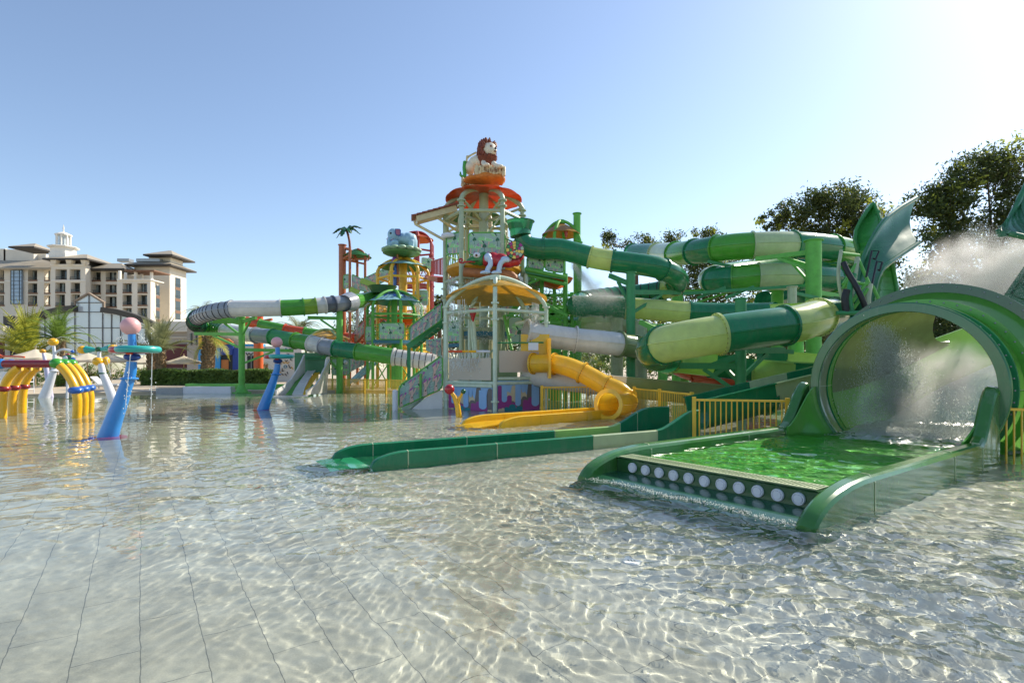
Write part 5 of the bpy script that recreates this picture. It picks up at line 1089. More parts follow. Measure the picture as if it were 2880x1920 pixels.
# lit end faces: windows set into the right hand walls
def endwin(X,y0,z0,y1,z1):
    q=MB(); q.box((X+.03,(y0+y1)/2,(z0+z1)/2),(.08,y1-y0,z1-z0)); w_=q.build('window',hglass,ho,smooth=False)
    q=MB(); q.box((X+.12,(y0+y1)/2,z0+.5),(.05,y1-y0+.1,.05)); q.box((X+.12,(y0+y1)/2,z0+.25),(.03,y1-y0+.1,.03)); q.build('railing',hrail,w_,smooth=False)
    q=MB(); q.box((X+.05,(y0+y1)/2,z0-.35),(.1,y1-y0,.6)); q.build('slab_edge',hbrown,w_,smooth=False)
X1=PZ(1870/3.92,112,0).x; X2=PZ(1660/3.92,105,0).x
for y0,y1 in ((710,812),(838,935),(965,1068),(1094,1192)): endwin(X1,113.9,zz_(600+y1/3.92,114.5),115.6,zz_(600+y0/3.92,114.5))
for y0,y1 in ((795,902),(930,1037),(1066,1162)): endwin(X2,106.6,zz_(600+y1/3.92,107),107.6,zz_(600+y0/3.92,107))
for x,hw_,y0,d_ in ((1312,10,630,105.3),(1487,10,630,105.3),(1662,10,630,105.3),(1375,8,650,107.5),(1555,8,650,107.5)): q=MB(); hbox(q,x-hw_,x+hw_,y0,728,d_,.5); q.build('terrace_column',hwhite,ho,smooth=False)
q=MB(); hbox(q,1290,1662,724,734,104.7,4); q.build('terrace_slab',hwhite,ho,smooth=False)
q=MB(); hbox(q,1370,1700,622,634,104.2,5); q.build('pergola_roof',hbrown,ho,smooth=False)
def hip(x0,x1,ye,yr,d,D,ov=1.0,name='roof',parent=None):
    a=P(*R1(x0,ye),d); b_=P(*R1(x1,ye),d); zr=P(*R1(x0,yr),d).z+1.0; h=min(D,(b_.x-a.x))*.45; q=MB(); z=a.z
    q.box(((a.x+b_.x)/2,d+D/2,z-.15),(b_.x-a.x,D,.3))
    y0,y1=d,d+D; q.add([(a.x,y0,z),(b_.x,y0,z),(b_.x,y1,z),(a.x,y1,z),(a.x+h,d+D/2,zr),(b_.x-h,d+D/2,zr)],[(0,1,5,4),(2,3,4,5),(1,2,5),(3,0,4)]); q.m[:6]=[1]*6
    return q.build(name,[hroof,hdark],parent or ho,smooth=False)
hip(465,960,492,450,104.6,10); hip(1575,1900,448,418,110.5,8); hip(1370,1885,556,505,110.2,9.0); hip(940,1372,603,575,107.2,6); hip(90,375,362,350,108,6)
q=MB(); hbox(q,555,945,560,572,105.8,.5); hbox(q,560,940,733,745,105.85,.12); hbox(q,-320,560,742,752,111.9,.1); hbox(q,1870,1880,1160,1300,112,5); q.build('cornice',hwhite,ho,smooth=False)
for x in (585,755,920): 
    q=MB()
    for k in range(5): hbox(q,x-24-3*k,x+24+3*k if x<900 else x+20,556-12*k-12,556-12*k,105.2-.1*k,1.0)
    q.build('bracket',hw,ho,smooth=False)
q=MB(); hbox(q,600,940,500,560,106.5,5); q.build('attic_wall',hdark,ho,smooth=False)
q=MB(); a=P(*R1(-330,600),111); b_=P(*R1(570,600),111); q.add([(a.x,110.5,a.z),(b_.x,110.5,b_.z),(b_.x,119,b_.z+3.8),(a.x,119,a.z+3.8),(a.x,110.5,a.z-.3),(b_.x,110.5,b_.z-.3)],[(0,1,2,3),(4,5,1,0)]); q.build('roof',hroof,ho,smooth=False)
q=MB(); hbox(q,40,372,398,560,116,3); hbox(q,-120,60,390,560,116,3); hbox(q,370,505,450,560,117,4); q.build('roof_house',hw,ho,smooth=False)
q=MB(); hbox(q,115,240,625,1000,111.6,.3); gs=q.build('glass_strip',hblue,ho,smooth=False)
q=MB()
for x in (115,148,210,238): hbox(q,x-1.5,x+1.5,625,1000,111.5,.08)
for y in range(660,1000,42): hbox(q,115,240,y-1.5,y+1.5,111.48,.08)
q.build('glazing_bars',hrail,gs,smooth=False)
for x in (1350,1560,1690): q=MB(); hbox(q,x-60,x+70,497,530,111.5,1.5); q.build('roof_plant',galv,ho,smooth=False)
cu=P(*R1(700,460),108)
q=MB(); q.lathe(cu,(0,0,1),[(-1.5,2.25),(.2,2.25),(.25,2.05),(1.2,2.05),(1.3,2.5),(1.5,2.6),(1.6,2.5),(1.7,1.8),(1.7,0)],8); cp_=q.build('cupola',hwhite,ho,smooth=False)
zc0=cu.z+1.7
for k in range(8): a=2*PI*(k+.5)/8; q=MB(); q.box((cu.x+1.12*math.cos(a),cu.y+1.12*math.sin(a),zc0+1.05),(.22,.22,2.1)); q.build('lantern_column',hwhite,cp_,smooth=False)
q=MB(); q.lathe((cu.x,cu.y,zc0),(0,0,1),[(0,.8),(2.1,.8)],8); q.build('lantern_glass',mat('lantern_pale_glass','#c3cdd2',.2),cp_,smooth=False)
q=MB(); q.lathe((cu.x,cu.y,zc0+2.1),(0,0,1),[(0,0),(0,1.4),(.22,1.4),(.35,1.15),(.7,.25),(.8,.12),(1.3,.1),(1.35,.16),(2.2,.02)],8); q.build('lantern_roof',hwhite,cp_,smooth=False)
# gabled glass pavilion
pv=thing('glass_pavilion','dark roofed pavilion with a wide gabled glass front before the hotel','building',PZ(250,75,0))
dP=75.
pglass=mat('pavilion_grey_glass','#c3ccd0',.16,.1,.25,spec=.9,metal=.1)
def rp(x,y,d=dP): return P(*R1(x,y),d)
q=MB(); rl=[(835,1078),(700,1100),(560,1140),(420,1190),(300,1250),(180,1310)]; rr_=[(1135,1100),(1290,1120),(1430,1155),(1560,1210),(1640,1250),(1700,1300)]
poly=[rp(165,1560),rp(1700,1560)]+[rp(*c) for c in reversed(rr_)]+[rp(1135,985),rp(985,892),rp(835,975)]+[rp(*c) for c in rl]
q.prism(poly,(0,.15,0)); gw=q.build('glass_wall',pglass,pv,smooth=False)
q=MB()
def barp(a,b_,w_=.06): q.beam(rp(*a,dP-.1),rp(*b_,dP-.1),.06,w_)
for x,yt in ((278,1262),(395,1200),(500,1160),(610,1122),(720,1096),(830,975),(985,892),(1135,985),(1233,1110),(1333,1130),(1425,1155),(1515,1190),(1610,1235)): q.box((rp(x,0).x,dP-.1,(rp(x,yt).z+rp(x,1560).z)/2),(.09,.06,rp(x,yt).z-rp(x,1560).z))
for y,x0,x1 in ((985,835,1135),(1088,835,1135),(1262,300,1650),(1430,165,1700)): q.box(((rp(x0,y).x+rp(x1,y).x)/2,dP-.12,rp(0,y).z),(rp(x1,y).x-rp(x0,y).x,.06,.09))
q.build('glazing_bars',mat('grey_glazing_bar','#5c5b58',.5),gw,smooth=False)
roofm=mat('dark_grey_roof_edge','#4a463f',.7,.12)
for L_ in ([(835,1045),(700,1058),(560,1090),(420,1140),(300,1200),(165,1270)],[(1135,1065),(1290,1085),(1430,1120),(1560,1165),(1680,1215),(1795,1265)]):
    pts=[rp(x,y,dP-.4) for x,y in L_]; q=MB(); q.sweep(pts,[(-.5,-.36),(-.5,.36),(.6,.36),(.6,-.36)],grav=True) if L_[0][0]<1000 else q.sweep(list(reversed(pts)),[(-.5,-.36),(-.5,.36),(.6,.36),(.6,-.36)],grav=True)
    q.build('roof',roofm,pv)
for a,b_ in (((820,975),(985,882)),((985,882),(1150,985))): q=MB(); q.beam(rp(*a,dP),rp(*b_,dP),.5,.22); q.build('gable_roof',mat('copper_trim','#8c7a66',.6),pv,smooth=False)
for x in (826,1146): q=MB(); q.beam(rp(x,1050,dP-.3),rp(x,975,dP-.3),.18,.18); q.build('gable_post',MATS['copper_trim'],pv,smooth=False)
an=thing('annexe_building','grey annexe with dark red shutters at the right end of the pavilion','building',PZ(510,72,0))
q=MB()
def abox(x0,x1,y0,y1,d,D): hbox(q,x0,x1,y0,y1,d,D)
annm=mat('annexe_grey_render','#a59e93',.85,.08,.6); redsh=mat('dark_red_shutter','#5a2320',.6)
abox(1795,2062,1300,1760,72.5,8); abox(2062,2190,1255,1760,71.5,8); q.build('wall',annm,an,smooth=False)
q=MB(); abox(1790,2070,1288,1304,71.8,8); abox(2055,2200,1245,1260,71,8); abox(1795,2060,1362,1372,72.3,.2); q.build('parapet',hw,an,smooth=False)
q=MB(); abox(1790,2062,1190,1288,80,6); q.build('rear_wall',hw,an,smooth=False)
q=MB(); abox(1830,2060,1440,1700,72.2,.3); q.build('shutter',redsh,an,smooth=False)
q=MB(); abox(2095,2110,1320,1450,71.3,.2); q.build('window',hglass,an,smooth=False); q=MB(); abox(2150,2165,1320,1450,71.3,.2); q.build('window',hglass,an,smooth=False)
an2=thing('annexe_building','dark grey wall block with a dark red shutter at the far left edge','building',PZ(15,72,0))
q=MB(); abox(35,165,1130,1760,73,6); q.build('wall',roofm,an2,smooth=False); q=MB(); abox(-200,35,1235,1760,72,6); q.build('wall',hw,an2,smooth=False); q=MB(); abox(-200,30,1405,1700,71.7,.3); q.build('shutter',redsh,an2,smooth=False)
# kids club building in bright panels, patterned white wall
kc=thing('club_building','colourful club house with blue, navy, yellow and orange panels beside a thick palm','building',PZ(620,60,0))
R3=lambda x,y:(500+x/3.92,800+y/3.92)
def kb(name,m_,x0,x1,y0,y1,d,D,par=None):
    a=P(*R3(x0,y1),d);b_=P(*R3(x1,y0),d); q=MB(); q.box(((a.x+b_.x)/2,d+D/2,(a.z+b_.z)/2),(b_.x-a.x,D,b_.z-a.z)); return q.build(name,m_,par or kc,smooth=False)
cyan=mat('cyan_cladding','#3c9fd8',.5,.05); navyc=mat('navy_cladding','#1f3f8f',.5,.05); yelc=mat('yellow_cladding','#e0b53a',.5,.05); orac=mat('orange_cladding','#c97a3a',.55,.08)
kb('wall',mat('club_cream_wall','#cfc0a4',.7),225,690,560,1060,61,6)
kb('cladding',cyan,225,270,700,1060,60.6,.38); kb('cladding',cyan,385,465,700,1060,60.5,.48); kb('cladding',yelc,228,290,560,680,60.6,.38); kb('cladding',orac,228,300,684,712,60.55,.4); kb('doorway',dark,465,605,775,1060,60.7,.25); kb('cladding',navyc,605,665,700,1060,60.5,.45); kb('inner_wall',orac,480,560,830,1000,60.65,.02)
q=MB(); q.prism([P(*R3(x,y),60.4) for x,y in ((465,700),(500,662),(612,655),(600,775),(465,775))],(0,.2,0)); q.build('cladding',navyc,kc,smooth=False)
q=MB(); q.prism([P(*R3(x,y),60.3) for x,y in ((300,610),(360,575),(420,585),(470,570),(560,600),(612,640),(560,655),(480,668),(400,650),(340,640))],(0,.25,0)); q.build('curved_panel',orac,kc,smooth=False)
kb('low_rail',steel_br,385,660,940,958,57,.1)
dw=thing('doodle_wall','white wall scattered with black and yellow doodles and a dark door','wall',PZ(770,58,0))
kb('wall',mat('white_doodle_wall','#dedbd2',.7,.04),740,1365,680,1080,58,.6,dw); kb('coping',cyan,735,935,655,680,57.9,.7,dw); kb('door',dark,765,855,785,1080,57.8,.2,dw); kb('door_frame',galv,806,812,785,1080,57.75,.04,dw)
q=MB(); mk=[eyeb,mat('doodle_yellow','#d8a62c',.5),mat('doodle_red','#b84a3c',.5),mat('doodle_blue','#4a8fae',.5)]
def stroke(mi,pts,w_=5.):
    global q
    q.mi=mi
    for a,b_ in zip(pts,pts[1:]): q.beam(P(*R3(*a),57.93),P(*R3(*b_),57.93),.1,w_/3.92/F*58)
def circ(x,y,r,a0=0,a1=360,n=14): return [(x+r*math.cos(math.radians(a0+(a1-a0)*k/n)),y+r*math.sin(math.radians(a0+(a1-a0)*k/n))) for k in range(n+1)]
stroke(0,[(750,750),(765,778),(785,752),(805,778),(830,748)]); stroke(0,circ(1127,856,11,180,360)+[(1136,864),(1116,878),(1142,878)]); stroke(0,[(1152,922),(1150,956),(1172,950)]); stroke(3,circ(1185,905,15)); stroke(0,[(1220,880),(1238,922),(1252,914)]); stroke(1,[(1140,858),(1158,848),(1172,868),(1192,850),(1208,870),(1230,852)]); stroke(1,[(1098,948),(1110,925),(1122,950),(1134,975)]); stroke(3,[(1175,724),(1192,700),(1212,724)]); stroke(0,circ(1240,720,14,90,330)); stroke(2,[(1290,760),(1310,780),(1332,750)]); stroke(0,circ(1145,1000,16,180,360)); stroke(1,[(1090,790),(1110,805),(1095,825)]); stroke(0,[(1200,760),(1225,765),(1222,792)]); stroke(0,[(960,700),(990,730)]); stroke(1,circ(930,760,14,0,200)); stroke(0,circ(1195,830,13,0,180)); stroke(0,[(1255,800),(1240,830),(1262,838)]); stroke(1,[(1255,905),(1268,935)]); stroke(0,[(1180,980),(1200,1005)]); stroke(0,[(1205,960),(1215,985)]); stroke(3,[(1310,840),(1330,850),(1322,872)]); stroke(0,[(880,900),(900,930),(925,910)]); stroke(2,circ(890,980,12))
q.build('doodles',mk,dw,smooth=False)
# ================================================================ PALMS, HEDGE, PARASOLS, DECK FURNITURE
def leafm(name,c,tr=.35): return mat(name,c,.5,.35,1.2,trans=tr)
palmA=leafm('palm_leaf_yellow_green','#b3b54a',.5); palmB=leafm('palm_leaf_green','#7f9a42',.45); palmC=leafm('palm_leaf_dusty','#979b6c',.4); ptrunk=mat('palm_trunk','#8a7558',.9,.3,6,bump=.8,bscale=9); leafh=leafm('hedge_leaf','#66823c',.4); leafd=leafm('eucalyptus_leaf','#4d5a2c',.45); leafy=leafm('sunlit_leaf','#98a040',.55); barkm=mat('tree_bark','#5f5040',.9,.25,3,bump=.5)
def palm(label,px,d,ztop,tr,L_,n,m_,up=.5,seed=0,lean=0.,tilt=0.,base=.1,droop=1.,skirt=False,group='palm trees by the pool deck'):
    rd=random.Random(seed); b=PZ(px,d,base); r=thing('palm_tree',label,'palm tree',b,group); top=V((b.x+lean,d,ztop))
    if tr>0:
        pts=crv([b,b.lerp(top,.5)+V((lean*-.12,0,0)),top],.12)[0]; q=MB(); q.tube(pts,[tr*(1.15-.3*i/len(pts))*(1+.14*(i%2)) for i in range(len(pts))],10)
        for i in range(0,len(pts)*9):
            k=rd.randrange(len(pts)); a=rd.random()*6.28; p=pts[k]+V((math.cos(a),math.sin(a),0))*tr*.95; q.tube([p,p+V((math.cos(a)*tr*.45,math.sin(a)*tr*.45,tr*.55))],[tr*.22,tr*.05],4)
        q.build('trunk',ptrunk,r)
    q=MB()
    for k in range(n):
        a=rd.random()*6.28; e=rd.uniform(up-.75,up+.6); e=min(1.45,e); l=L_*rd.uniform(.75,1.1); d0=V((math.cos(a)*math.cos(e),math.sin(a)*math.cos(e),math.sin(e)))+V((tilt,0,0))
        pts=[]; p=top.copy(); v=d0.normalized()
        for i in range(15): pts.append(p.copy()); p=p+v*l/14; v=(v+V((0,0,-.085*droop*(1+.08*i)))).normalized()
        q.tube(pts,[.035*(1-.8*i/14)*L_/3+.006 for i in range(15)],4,cap=False)
        for i in range(2,29):
            t=i/29*14; j=int(t); c=pts[j].lerp(pts[min(14,j+1)],t-j); ax=(pts[min(14,j+1)]-pts[j]); ax=ax.normalized() if ax.length>1e-5 else v
            sd=ax.cross(V((0,0,1))); sd=sd.normalized() if sd.length>.05 else V((1,0,0)); upv=sd.cross(ax)
            ll=L_*.21*math.sin(PI*min(1,.18+i/32))*rd.uniform(.8,1.15)
            for s_ in (-1,1):
                dr=(sd*s_*.8+ax*.65+upv*rd.uniform(.05,.4)).normalized(); tip=c+dr*ll+V((0,0,-ll*.25)); wv=ax*(.018*L_/2.2)
                q.add([c-wv,c+wv,tip+wv*.3,tip-wv*.3],[(0,1,2,3)])
    q.build('crown',m_,r,smooth=False); return r
palm('bushy yellow green palm with a short stub of trunk at the far left',80,47,2.4,.28,4.7,60,palmA,1.2,1,droop=.8)
palm('green palm with arching fronds on a slim trunk, left of the gable',152,46,3.9,.16,3.4,30,palmB,1.0,2,lean=.3,tilt=.05)
palm('bare slim palm trunk with thin drooping fronds just right of the arching green palm',176,45,3.7,.17,2.0,10,palmC,.2,3)
palm('tall tattered palm with a single long frond to the right, before the annexe',452,47,2.9,.32,3.9,22,palmC,1.15,4,tilt=.05,droop=.8)
palm('shorter thick trunk beside the tattered palm',428,48,2.8,.34,3.6,18,palmC,1.2,5,droop=.7)
palm('trunkless dusty palm fan in front of the glass pavilion',285,50,2.2,.2,3.4,26,palmC,.75,6)
palm('stout shaggy trunked palm with fronds hanging right, before the club house',582,48,4.3,.42,3.4,14,palmA,.1,7,lean=.2,tilt=.5)
palm('distant palm whose crown shows above the hairpin of the looping tube',572,72,8.8,.3,3.2,34,palmC,.4,8,group='distant palms')
palm('palm behind the orange and green slide with a dense grey green crown',838,64,6.0,.4,3.6,40,palmC,.5,9,group='distant palms')
palm('small dark palm trunk left of the doodle wall door',741,52,1.8,.3,.9,8,palmC,.6,10,group='distant palms')
def leaves(q,cx,cy,cz,rx,ry,rz,ncl,per,rd,ls=.2,asp=.38,clr=.28):
    for c in range(ncl):
        while True:
            u=V((rd.uniform(-1,1),rd.uniform(-1,1),rd.uniform(-1,1)))
            if .25<u.length<1: break
        cc=V((cx+u.x*rx,cy+u.y*ry,cz+u.z*rz)); cr=clr*min(rx,rz)*rd.uniform(.6,1.3)
        for k in range(per):
            p=cc+V((rd.gauss(0,cr),rd.gauss(0,cr),rd.gauss(0,cr*.75))); a=V((rd.gauss(0,1),rd.gauss(0,1),rd.gauss(-.5,.8))).normalized(); b_=a.orthogonal().normalized(); b_=(b_*math.cos(k)+a.cross(b_)*math.sin(k)); l=ls*rd.uniform(.6,1.3); w_=l*asp
            q.add([p-a*l*.5,p+b_*w_*.5,p+a*l*.5,p-b_*w_*.5],[(0,1,2,3)])
def tree(label,px,d,blobs,dens,ls,seed,m_=None,trunk=.22,group='trees beyond the slides',kind='tree',forks=True):
    rd=random.Random(seed); b=PZ(px,d,0); r=thing('leafy_tree' if kind=='tree' else 'shrub',label,kind,b,group); q=MB(); q2=MB(); cs=[]
    for (bx_,by,rx,ry) in blobs:
        c=P(bx_,by,d); k=d/F; cs.append(c); nn=max(10,int(dens*2.0*rx*ry/1000)); 
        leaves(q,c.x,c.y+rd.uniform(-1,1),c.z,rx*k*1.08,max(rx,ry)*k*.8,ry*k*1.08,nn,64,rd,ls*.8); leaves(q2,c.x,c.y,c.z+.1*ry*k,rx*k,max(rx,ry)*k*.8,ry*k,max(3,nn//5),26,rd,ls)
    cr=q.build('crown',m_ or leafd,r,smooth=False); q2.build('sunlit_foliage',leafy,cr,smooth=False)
    q=MB(); fk=V((b.x,d,max(.8,min(c.z for c in cs)-1.0))); q.tube([b,b.lerp(fk,.5)+V((.1,0,0)),fk],[trunk*1.3,trunk,trunk*.8],8)
    for c in cs:
        mid=fk.lerp(c,.5)+V((rd.uniform(-.4,.4),rd.uniform(-.4,.4),.3)); q.tube([fk,mid,c],[trunk*.6,trunk*.38,trunk*.15],6)
        for k in range(4): e=c+V((rd.uniform(-1,1),rd.uniform(-1,1),rd.uniform(-.6,1)))*(d/F*40); q.tube([mid.lerp(c,rd.uniform(.3,1)),e],[trunk*.14,trunk*.05],4)
    q.build('trunk',barkm,r); return r
tree('dark leafy tree behind the two ramp wings, above the coil',2330,50,[(2250,600,70,40),(2330,578,80,42),(2425,590,70,48),(2175,622,45,24),(2380,640,90,35),(2480,640,40,40),(2290,650,60,35),(2420,690,60,40),(2520,700,50,45)],6.5,.42,1)
tree('tallest tree at the right edge with open airy branches',2760,36,[(2625,565,55,45),(2700,540,60,50),(2775,475,70,55),(2850,450,55,55),(2860,560,55,60),(2690,640,75,45),(2800,640,60,50),(2630,700,55,45),(2720,745,85,40),(2850,720,50,70),(2620,790,60,50),(2740,820,80,50),(2850,820,60,50),(2660,590,50,50)],5.2,.34,2)
tree('small round tree peeping above the lime stretch of the body slide',1790,60,[(1712,682,24,22),(1790,690,44,26),(1830,705,40,20)],9,.4,3)
tree('feathery tree between the body slide and the coil',1915,60,[(1895,680,36,26),(1985,668,45,24),(1950,700,50,20)],8,.4,4)
tree('dark tree filling the gap between the coils and the hairpin',1990,52,[(1970,760,60,45),(2030,740,55,35),(1960,830,80,50),(2080,830,60,40)],5,.42,5)
tree('low dark tree behind the front tower and the green struts',1520,46,[(1510,860,45,45),(1560,880,50,40),(1480,930,45,40),(1620,900,60,45)],6,.38,6)
tree('dark tree behind the columns under the lime channel',2180,46,[(2160,900,80,45),(2260,930,70,50),(2080,940,70,40),(1960,960,80,45)],5,.38,7)
tree('small tree seen between the mural stairs and the front tower',1236,50,[(1236,852,20,22),(1240,890,22,20)],12,.36,8)
tree('dark tree far behind the umbrella tower',1100,62,[(1080,905,60,30),(1000,915,60,28),(1180,930,50,40)],6,.42,9)
tree('dusky tree mass behind the big tube mouth',2620,30,[(2560,960,120,70),(2740,960,130,70),(2640,850,120,50),(2860,880,80,70)],2.6,.34,10,trunk=.25)
tree('long dark belt of trees closing the view behind the slides, left part',1650,66,[(1480,960,80,60),(1600,965,90,60),(1720,960,90,60),(1840,955,90,65)],5,.55,31,group='tree belt')
tree('long dark belt of trees closing the view behind the slides, middle part',2050,66,[(1960,960,90,70),(2080,950,90,75),(2200,950,90,75)],5,.55,32,group='tree belt')
tree('long dark belt of trees closing the view behind the play towers',1130,68,[(960,985,70,40),(1060,975,80,48),(1170,970,80,50),(1290,965,80,55),(1390,965,70,55)],4.5,.5,34,group='tree belt')
tree('dark belt of trees closing the view behind the slides, right part',2500,60,[(2320,950,90,80),(2440,930,90,90),(2560,930,90,95),(2690,920,90,100),(2820,910,100,110)],5,.55,33,group='tree belt')
for i,(px,d,rx,ry,py) in enumerate(((1660,40,90,30,1020),(1850,40,100,32,1030),(2060,40,110,32,1030),(2330,38,140,36,1030),(60,44,60,22,1058),(160,43,55,22,1060),(250,47,70,18,1050),(350,49,60,18,1052),(440,51,60,16,1050))):
    tree(('low dark shrub behind the white channel','low dark shrub behind the bright green column','low dark shrub behind the rust orange slide','low dark shrub under the pale rear channel','dark shrub behind the white bar stool','dark shrub behind the yellow arches','shrub under the parasols behind the sun loungers','shrub in the shade right of the nearer blue spray pole','shrub in front of the tattered palm trunks')[i],px,d,[(px,py,rx,ry),(px+rx*.5,py+4,rx*.5,ry*.8)],5,.26,20+i,leafh,.08,'shrubs around the pool','shrub')
hg=thing('hedge','clipped leafy hedge along the far deck behind the painted kerbs','hedge',PZ(590,46,0))
q=MB(); rd=random.Random(9); a=PZ(408,46,.1); b_=PZ(770,46,.1)
for k in range(10500):
    x=rd.uniform(a.x,b_.x); face=rd.random(); y=46+(rd.gauss(0,.05)-.55 if face<.6 else rd.uniform(-.6,.6)); z=(rd.uniform(.1,1.32) if face<.6 else 1.3+rd.gauss(0,.06))+.07*math.sin(x*1.7)
    n_=V((rd.gauss(0,1),rd.gauss(-.5,1),rd.gauss(.3,1))).normalized(); o_=n_.orthogonal().normalized(); l=rd.uniform(.07,.15); p=V((x,y,z)); c=o_.cross(n_); q.add([p-o_*l,p+c*l*.5,p+o_*l,p-c*l*.5],[(0,1,2,3)])
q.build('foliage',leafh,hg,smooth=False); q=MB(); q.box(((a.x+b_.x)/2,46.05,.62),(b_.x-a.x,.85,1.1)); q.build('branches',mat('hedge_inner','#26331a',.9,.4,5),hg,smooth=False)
pcan=mat('beige_parasol_canvas','#e8dec8',.85,.06,2,trans=.35); pole_w=mat('parasol_pole_wood','#b09a78',.6)
def parasol(px,d,py,rw,label):
    b=PZ(px,d,.1); zt=zz_(py,d); R_=rw*d/F; r=thing('parasol',label,'parasol',b,'beige parasols on the deck'); q=MB(); rows=[]
    for t in np.linspace(.02,1,9):
        row=[]
        for j in range(33): a=2*PI*j/32; sag=abs(math.sin(a*4)); rr=R_*t*(1-.05*t*sag); row.append(V((b.x+rr*math.cos(a),d+rr*math.sin(a),zt-.62*R_/1.6*t**.85-.05*t*sag)))
        rows.append(row)
    rows.append([V((b.x+(p.x-b.x)*1.005,d+(p.y-d)*1.005,p.z-.16)) for p in rows[-1]])
    q.sheet(rows,.015); q.build('canopy',pcan,r,ang=50); q=MB(); q.cyl(b,V((b.x,d,zt+.08)),.035,.035,8); q.sphere((b.x,d,zt+.1),.05,8,6); q.build('pole',pole_w,r); q=MB(); q.cyl(b,b+V((0,0,.08)),.3,.3,12); q.build('base',galv,r)
for a in ((100,40,981,66,'broad beige parasol at the far left behind the yellow arches'),(246,44,991,54,'beige parasol behind the white leaning nozzle with green band'),(312,46,995,46,'beige parasol just left of the nearer blue spray pole'),(405,52,1003,40,'beige parasol between the nearer blue spray pole and the tattered palm'),(517,48,1000,44,'beige parasol in front of the dark red shutters, left of the stout palm')): parasol(*a)
def lounger(px,d,label,rz=0.):
    b=PZ(px,d,.12); r=thing('sun_lounger',label,'sun lounger',b,'white sun loungers'); q=MB(); q.box(b+V((0,0,.32)),(2.0,.65,.08),rz); q.build('mattress',white,r); q=MB(); q.sheet([[b+V((.75,-.3,.36)),b+V((.75,.3,.36))],[b+V((1.25,-.3,.75)),b+V((1.25,.3,.75))]],.06) if False else q.sheet([[b+V((-.8,-.32,.36)),b+V((-.8,.32,.36))],[b+V((-1.35,-.32,.85)),b+V((-1.35,.32,.85))]],.07); q.build('backrest',white,r)
    for dx in (-.8,.8):
        for dy in (-.26,.26): q=MB(); q.cyl(b+V((dx,dy,0)),b+V((dx,dy,.3)),.03,.03,6); q.build('leg',galv,r)
lounger(282,36.5,'white sun lounger with raised back beside the white leaning nozzle'); lounger(318,38.5,'white sun lounger half hidden by the nearer blue spray pole')
st_=thing('bar_stool','tall white bar stool on the deck behind the left yellow arch leg','bar stool',PZ(74,31.5,.12)); b=PZ(74,31.5,.12)
q=MB(); q.box(b+V((0,0,.66)),(.5,.46,.05)); q.build('seat',whitep,st_); q=MB(); q.box(b+V((0,.22,.98)),(.5,.04,.3)); q.build('backrest',whitep,st_)
for dx in (-.23,.23):
    for dy in (-.2,.2): q=MB(); q.cyl(b+V((dx*1.1,dy*1.1,0)),b+V((dx,dy,1.05 if dy>0 else .66)),.022,.022,6); q.build('leg',whitep,st_)
    q=MB(); q.cyl(b+V((dx*1.08,-.2,.25)),b+V((dx*1.08,.2,.25)),.018,.018,6); q.build('footrest',whitep,st_)
cb=thing('cabinet','cream cabinet standing on the deck beside the bar stool','cabinet',PZ(32,31.8,.12)); b=PZ(32,31.8,.12); q=MB(); q.box(b+V((0,0,.62)),(.75,.6,1.24)); q.build('body',white,cb); q=MB(); q.box(b+V((.1,-.32,.62)),(.6,.03,1.1)); q.build('door',whitep,cb); q=MB(); q.box(b+V((-.1,-.35,.7)),(.03,.03,.2)); q.build('handle',galv,cb)
# ================================================================ SPRAY PLAY FEATURES
def spray_pole():
    K1=12.8/F/3.92; o=G(304,1227); r=thing('spray_pole','larger looking nearer sky blue spray pole with pink ball, turquoise and red rings','spray pole',(o.x,o.y,0),'blue spray poles')
    Q=lambda x,y,dy=0.: V((o.x+(x-1195)*K1,o.y+dy,(1515-y)*K1)); k=lambda n: n*K1
    q=MB(); pts,_=crv([Q(1150,1650),Q(1195,1515),Q(1262,1320),Q(1335,1130),Q(1392,965),Q(1428,860),Q(1448,780),Q(1455,690)],.05); n_=len(pts); q.tube(pts,[k(112-62*(i/(n_-1))**.8) for i in range(n_)],20); q.build('leaning_pole',blue,r)
    q=MB(); q.sphere(Q(1430,880),(k(90),k(90),k(22)),24,8); q.build('collar',blue,r)
    q=MB(); q.sphere(Q(1460,640),(k(82),k(82),k(46)),20,12); q.build('navy_joint',navy,r)
    q=MB(); q.tube([Q(1458,600),Q(1460,520),Q(1455,390)],[k(46),k(42),k(38)],16); q.build('neck',blue,r)
    q=MB(); q.sphere(Q(1442,303),k(98),28,18); q.build('ball',pink,r)
    q=MB(); q.torus(Q(1528,558),k(185),k(37),(0,0,1),40,12); q.build('turquoise_ring',tealring,r)
    q=MB(); q.torus(Q(1400,564,.12),k(170),k(34),(0,0,1),40,12); q.build('red_ring',redp,r)
    q=MB(); q.sphere(Q(1470,603,-k(60)),(k(38),k(30),k(16)),12,8); q.build('orange_jet',orgp,r)
    q=MB(); q.lathe((o.x,o.y,-.03),(0,0,1),[(-.37,k(180)),(0,k(170)),(.02,k(150)),(.02,0)],32); q.build('base_plate',mat('magenta_base_paint','#b8406a',.4),r)
    return r
s0=spray_pole(); e=G(740,1151); s1=dup(s0,(e.x,e.y,0)); s1['label']='farther sky blue spray pole with pink ball, in front of the white twin slide'
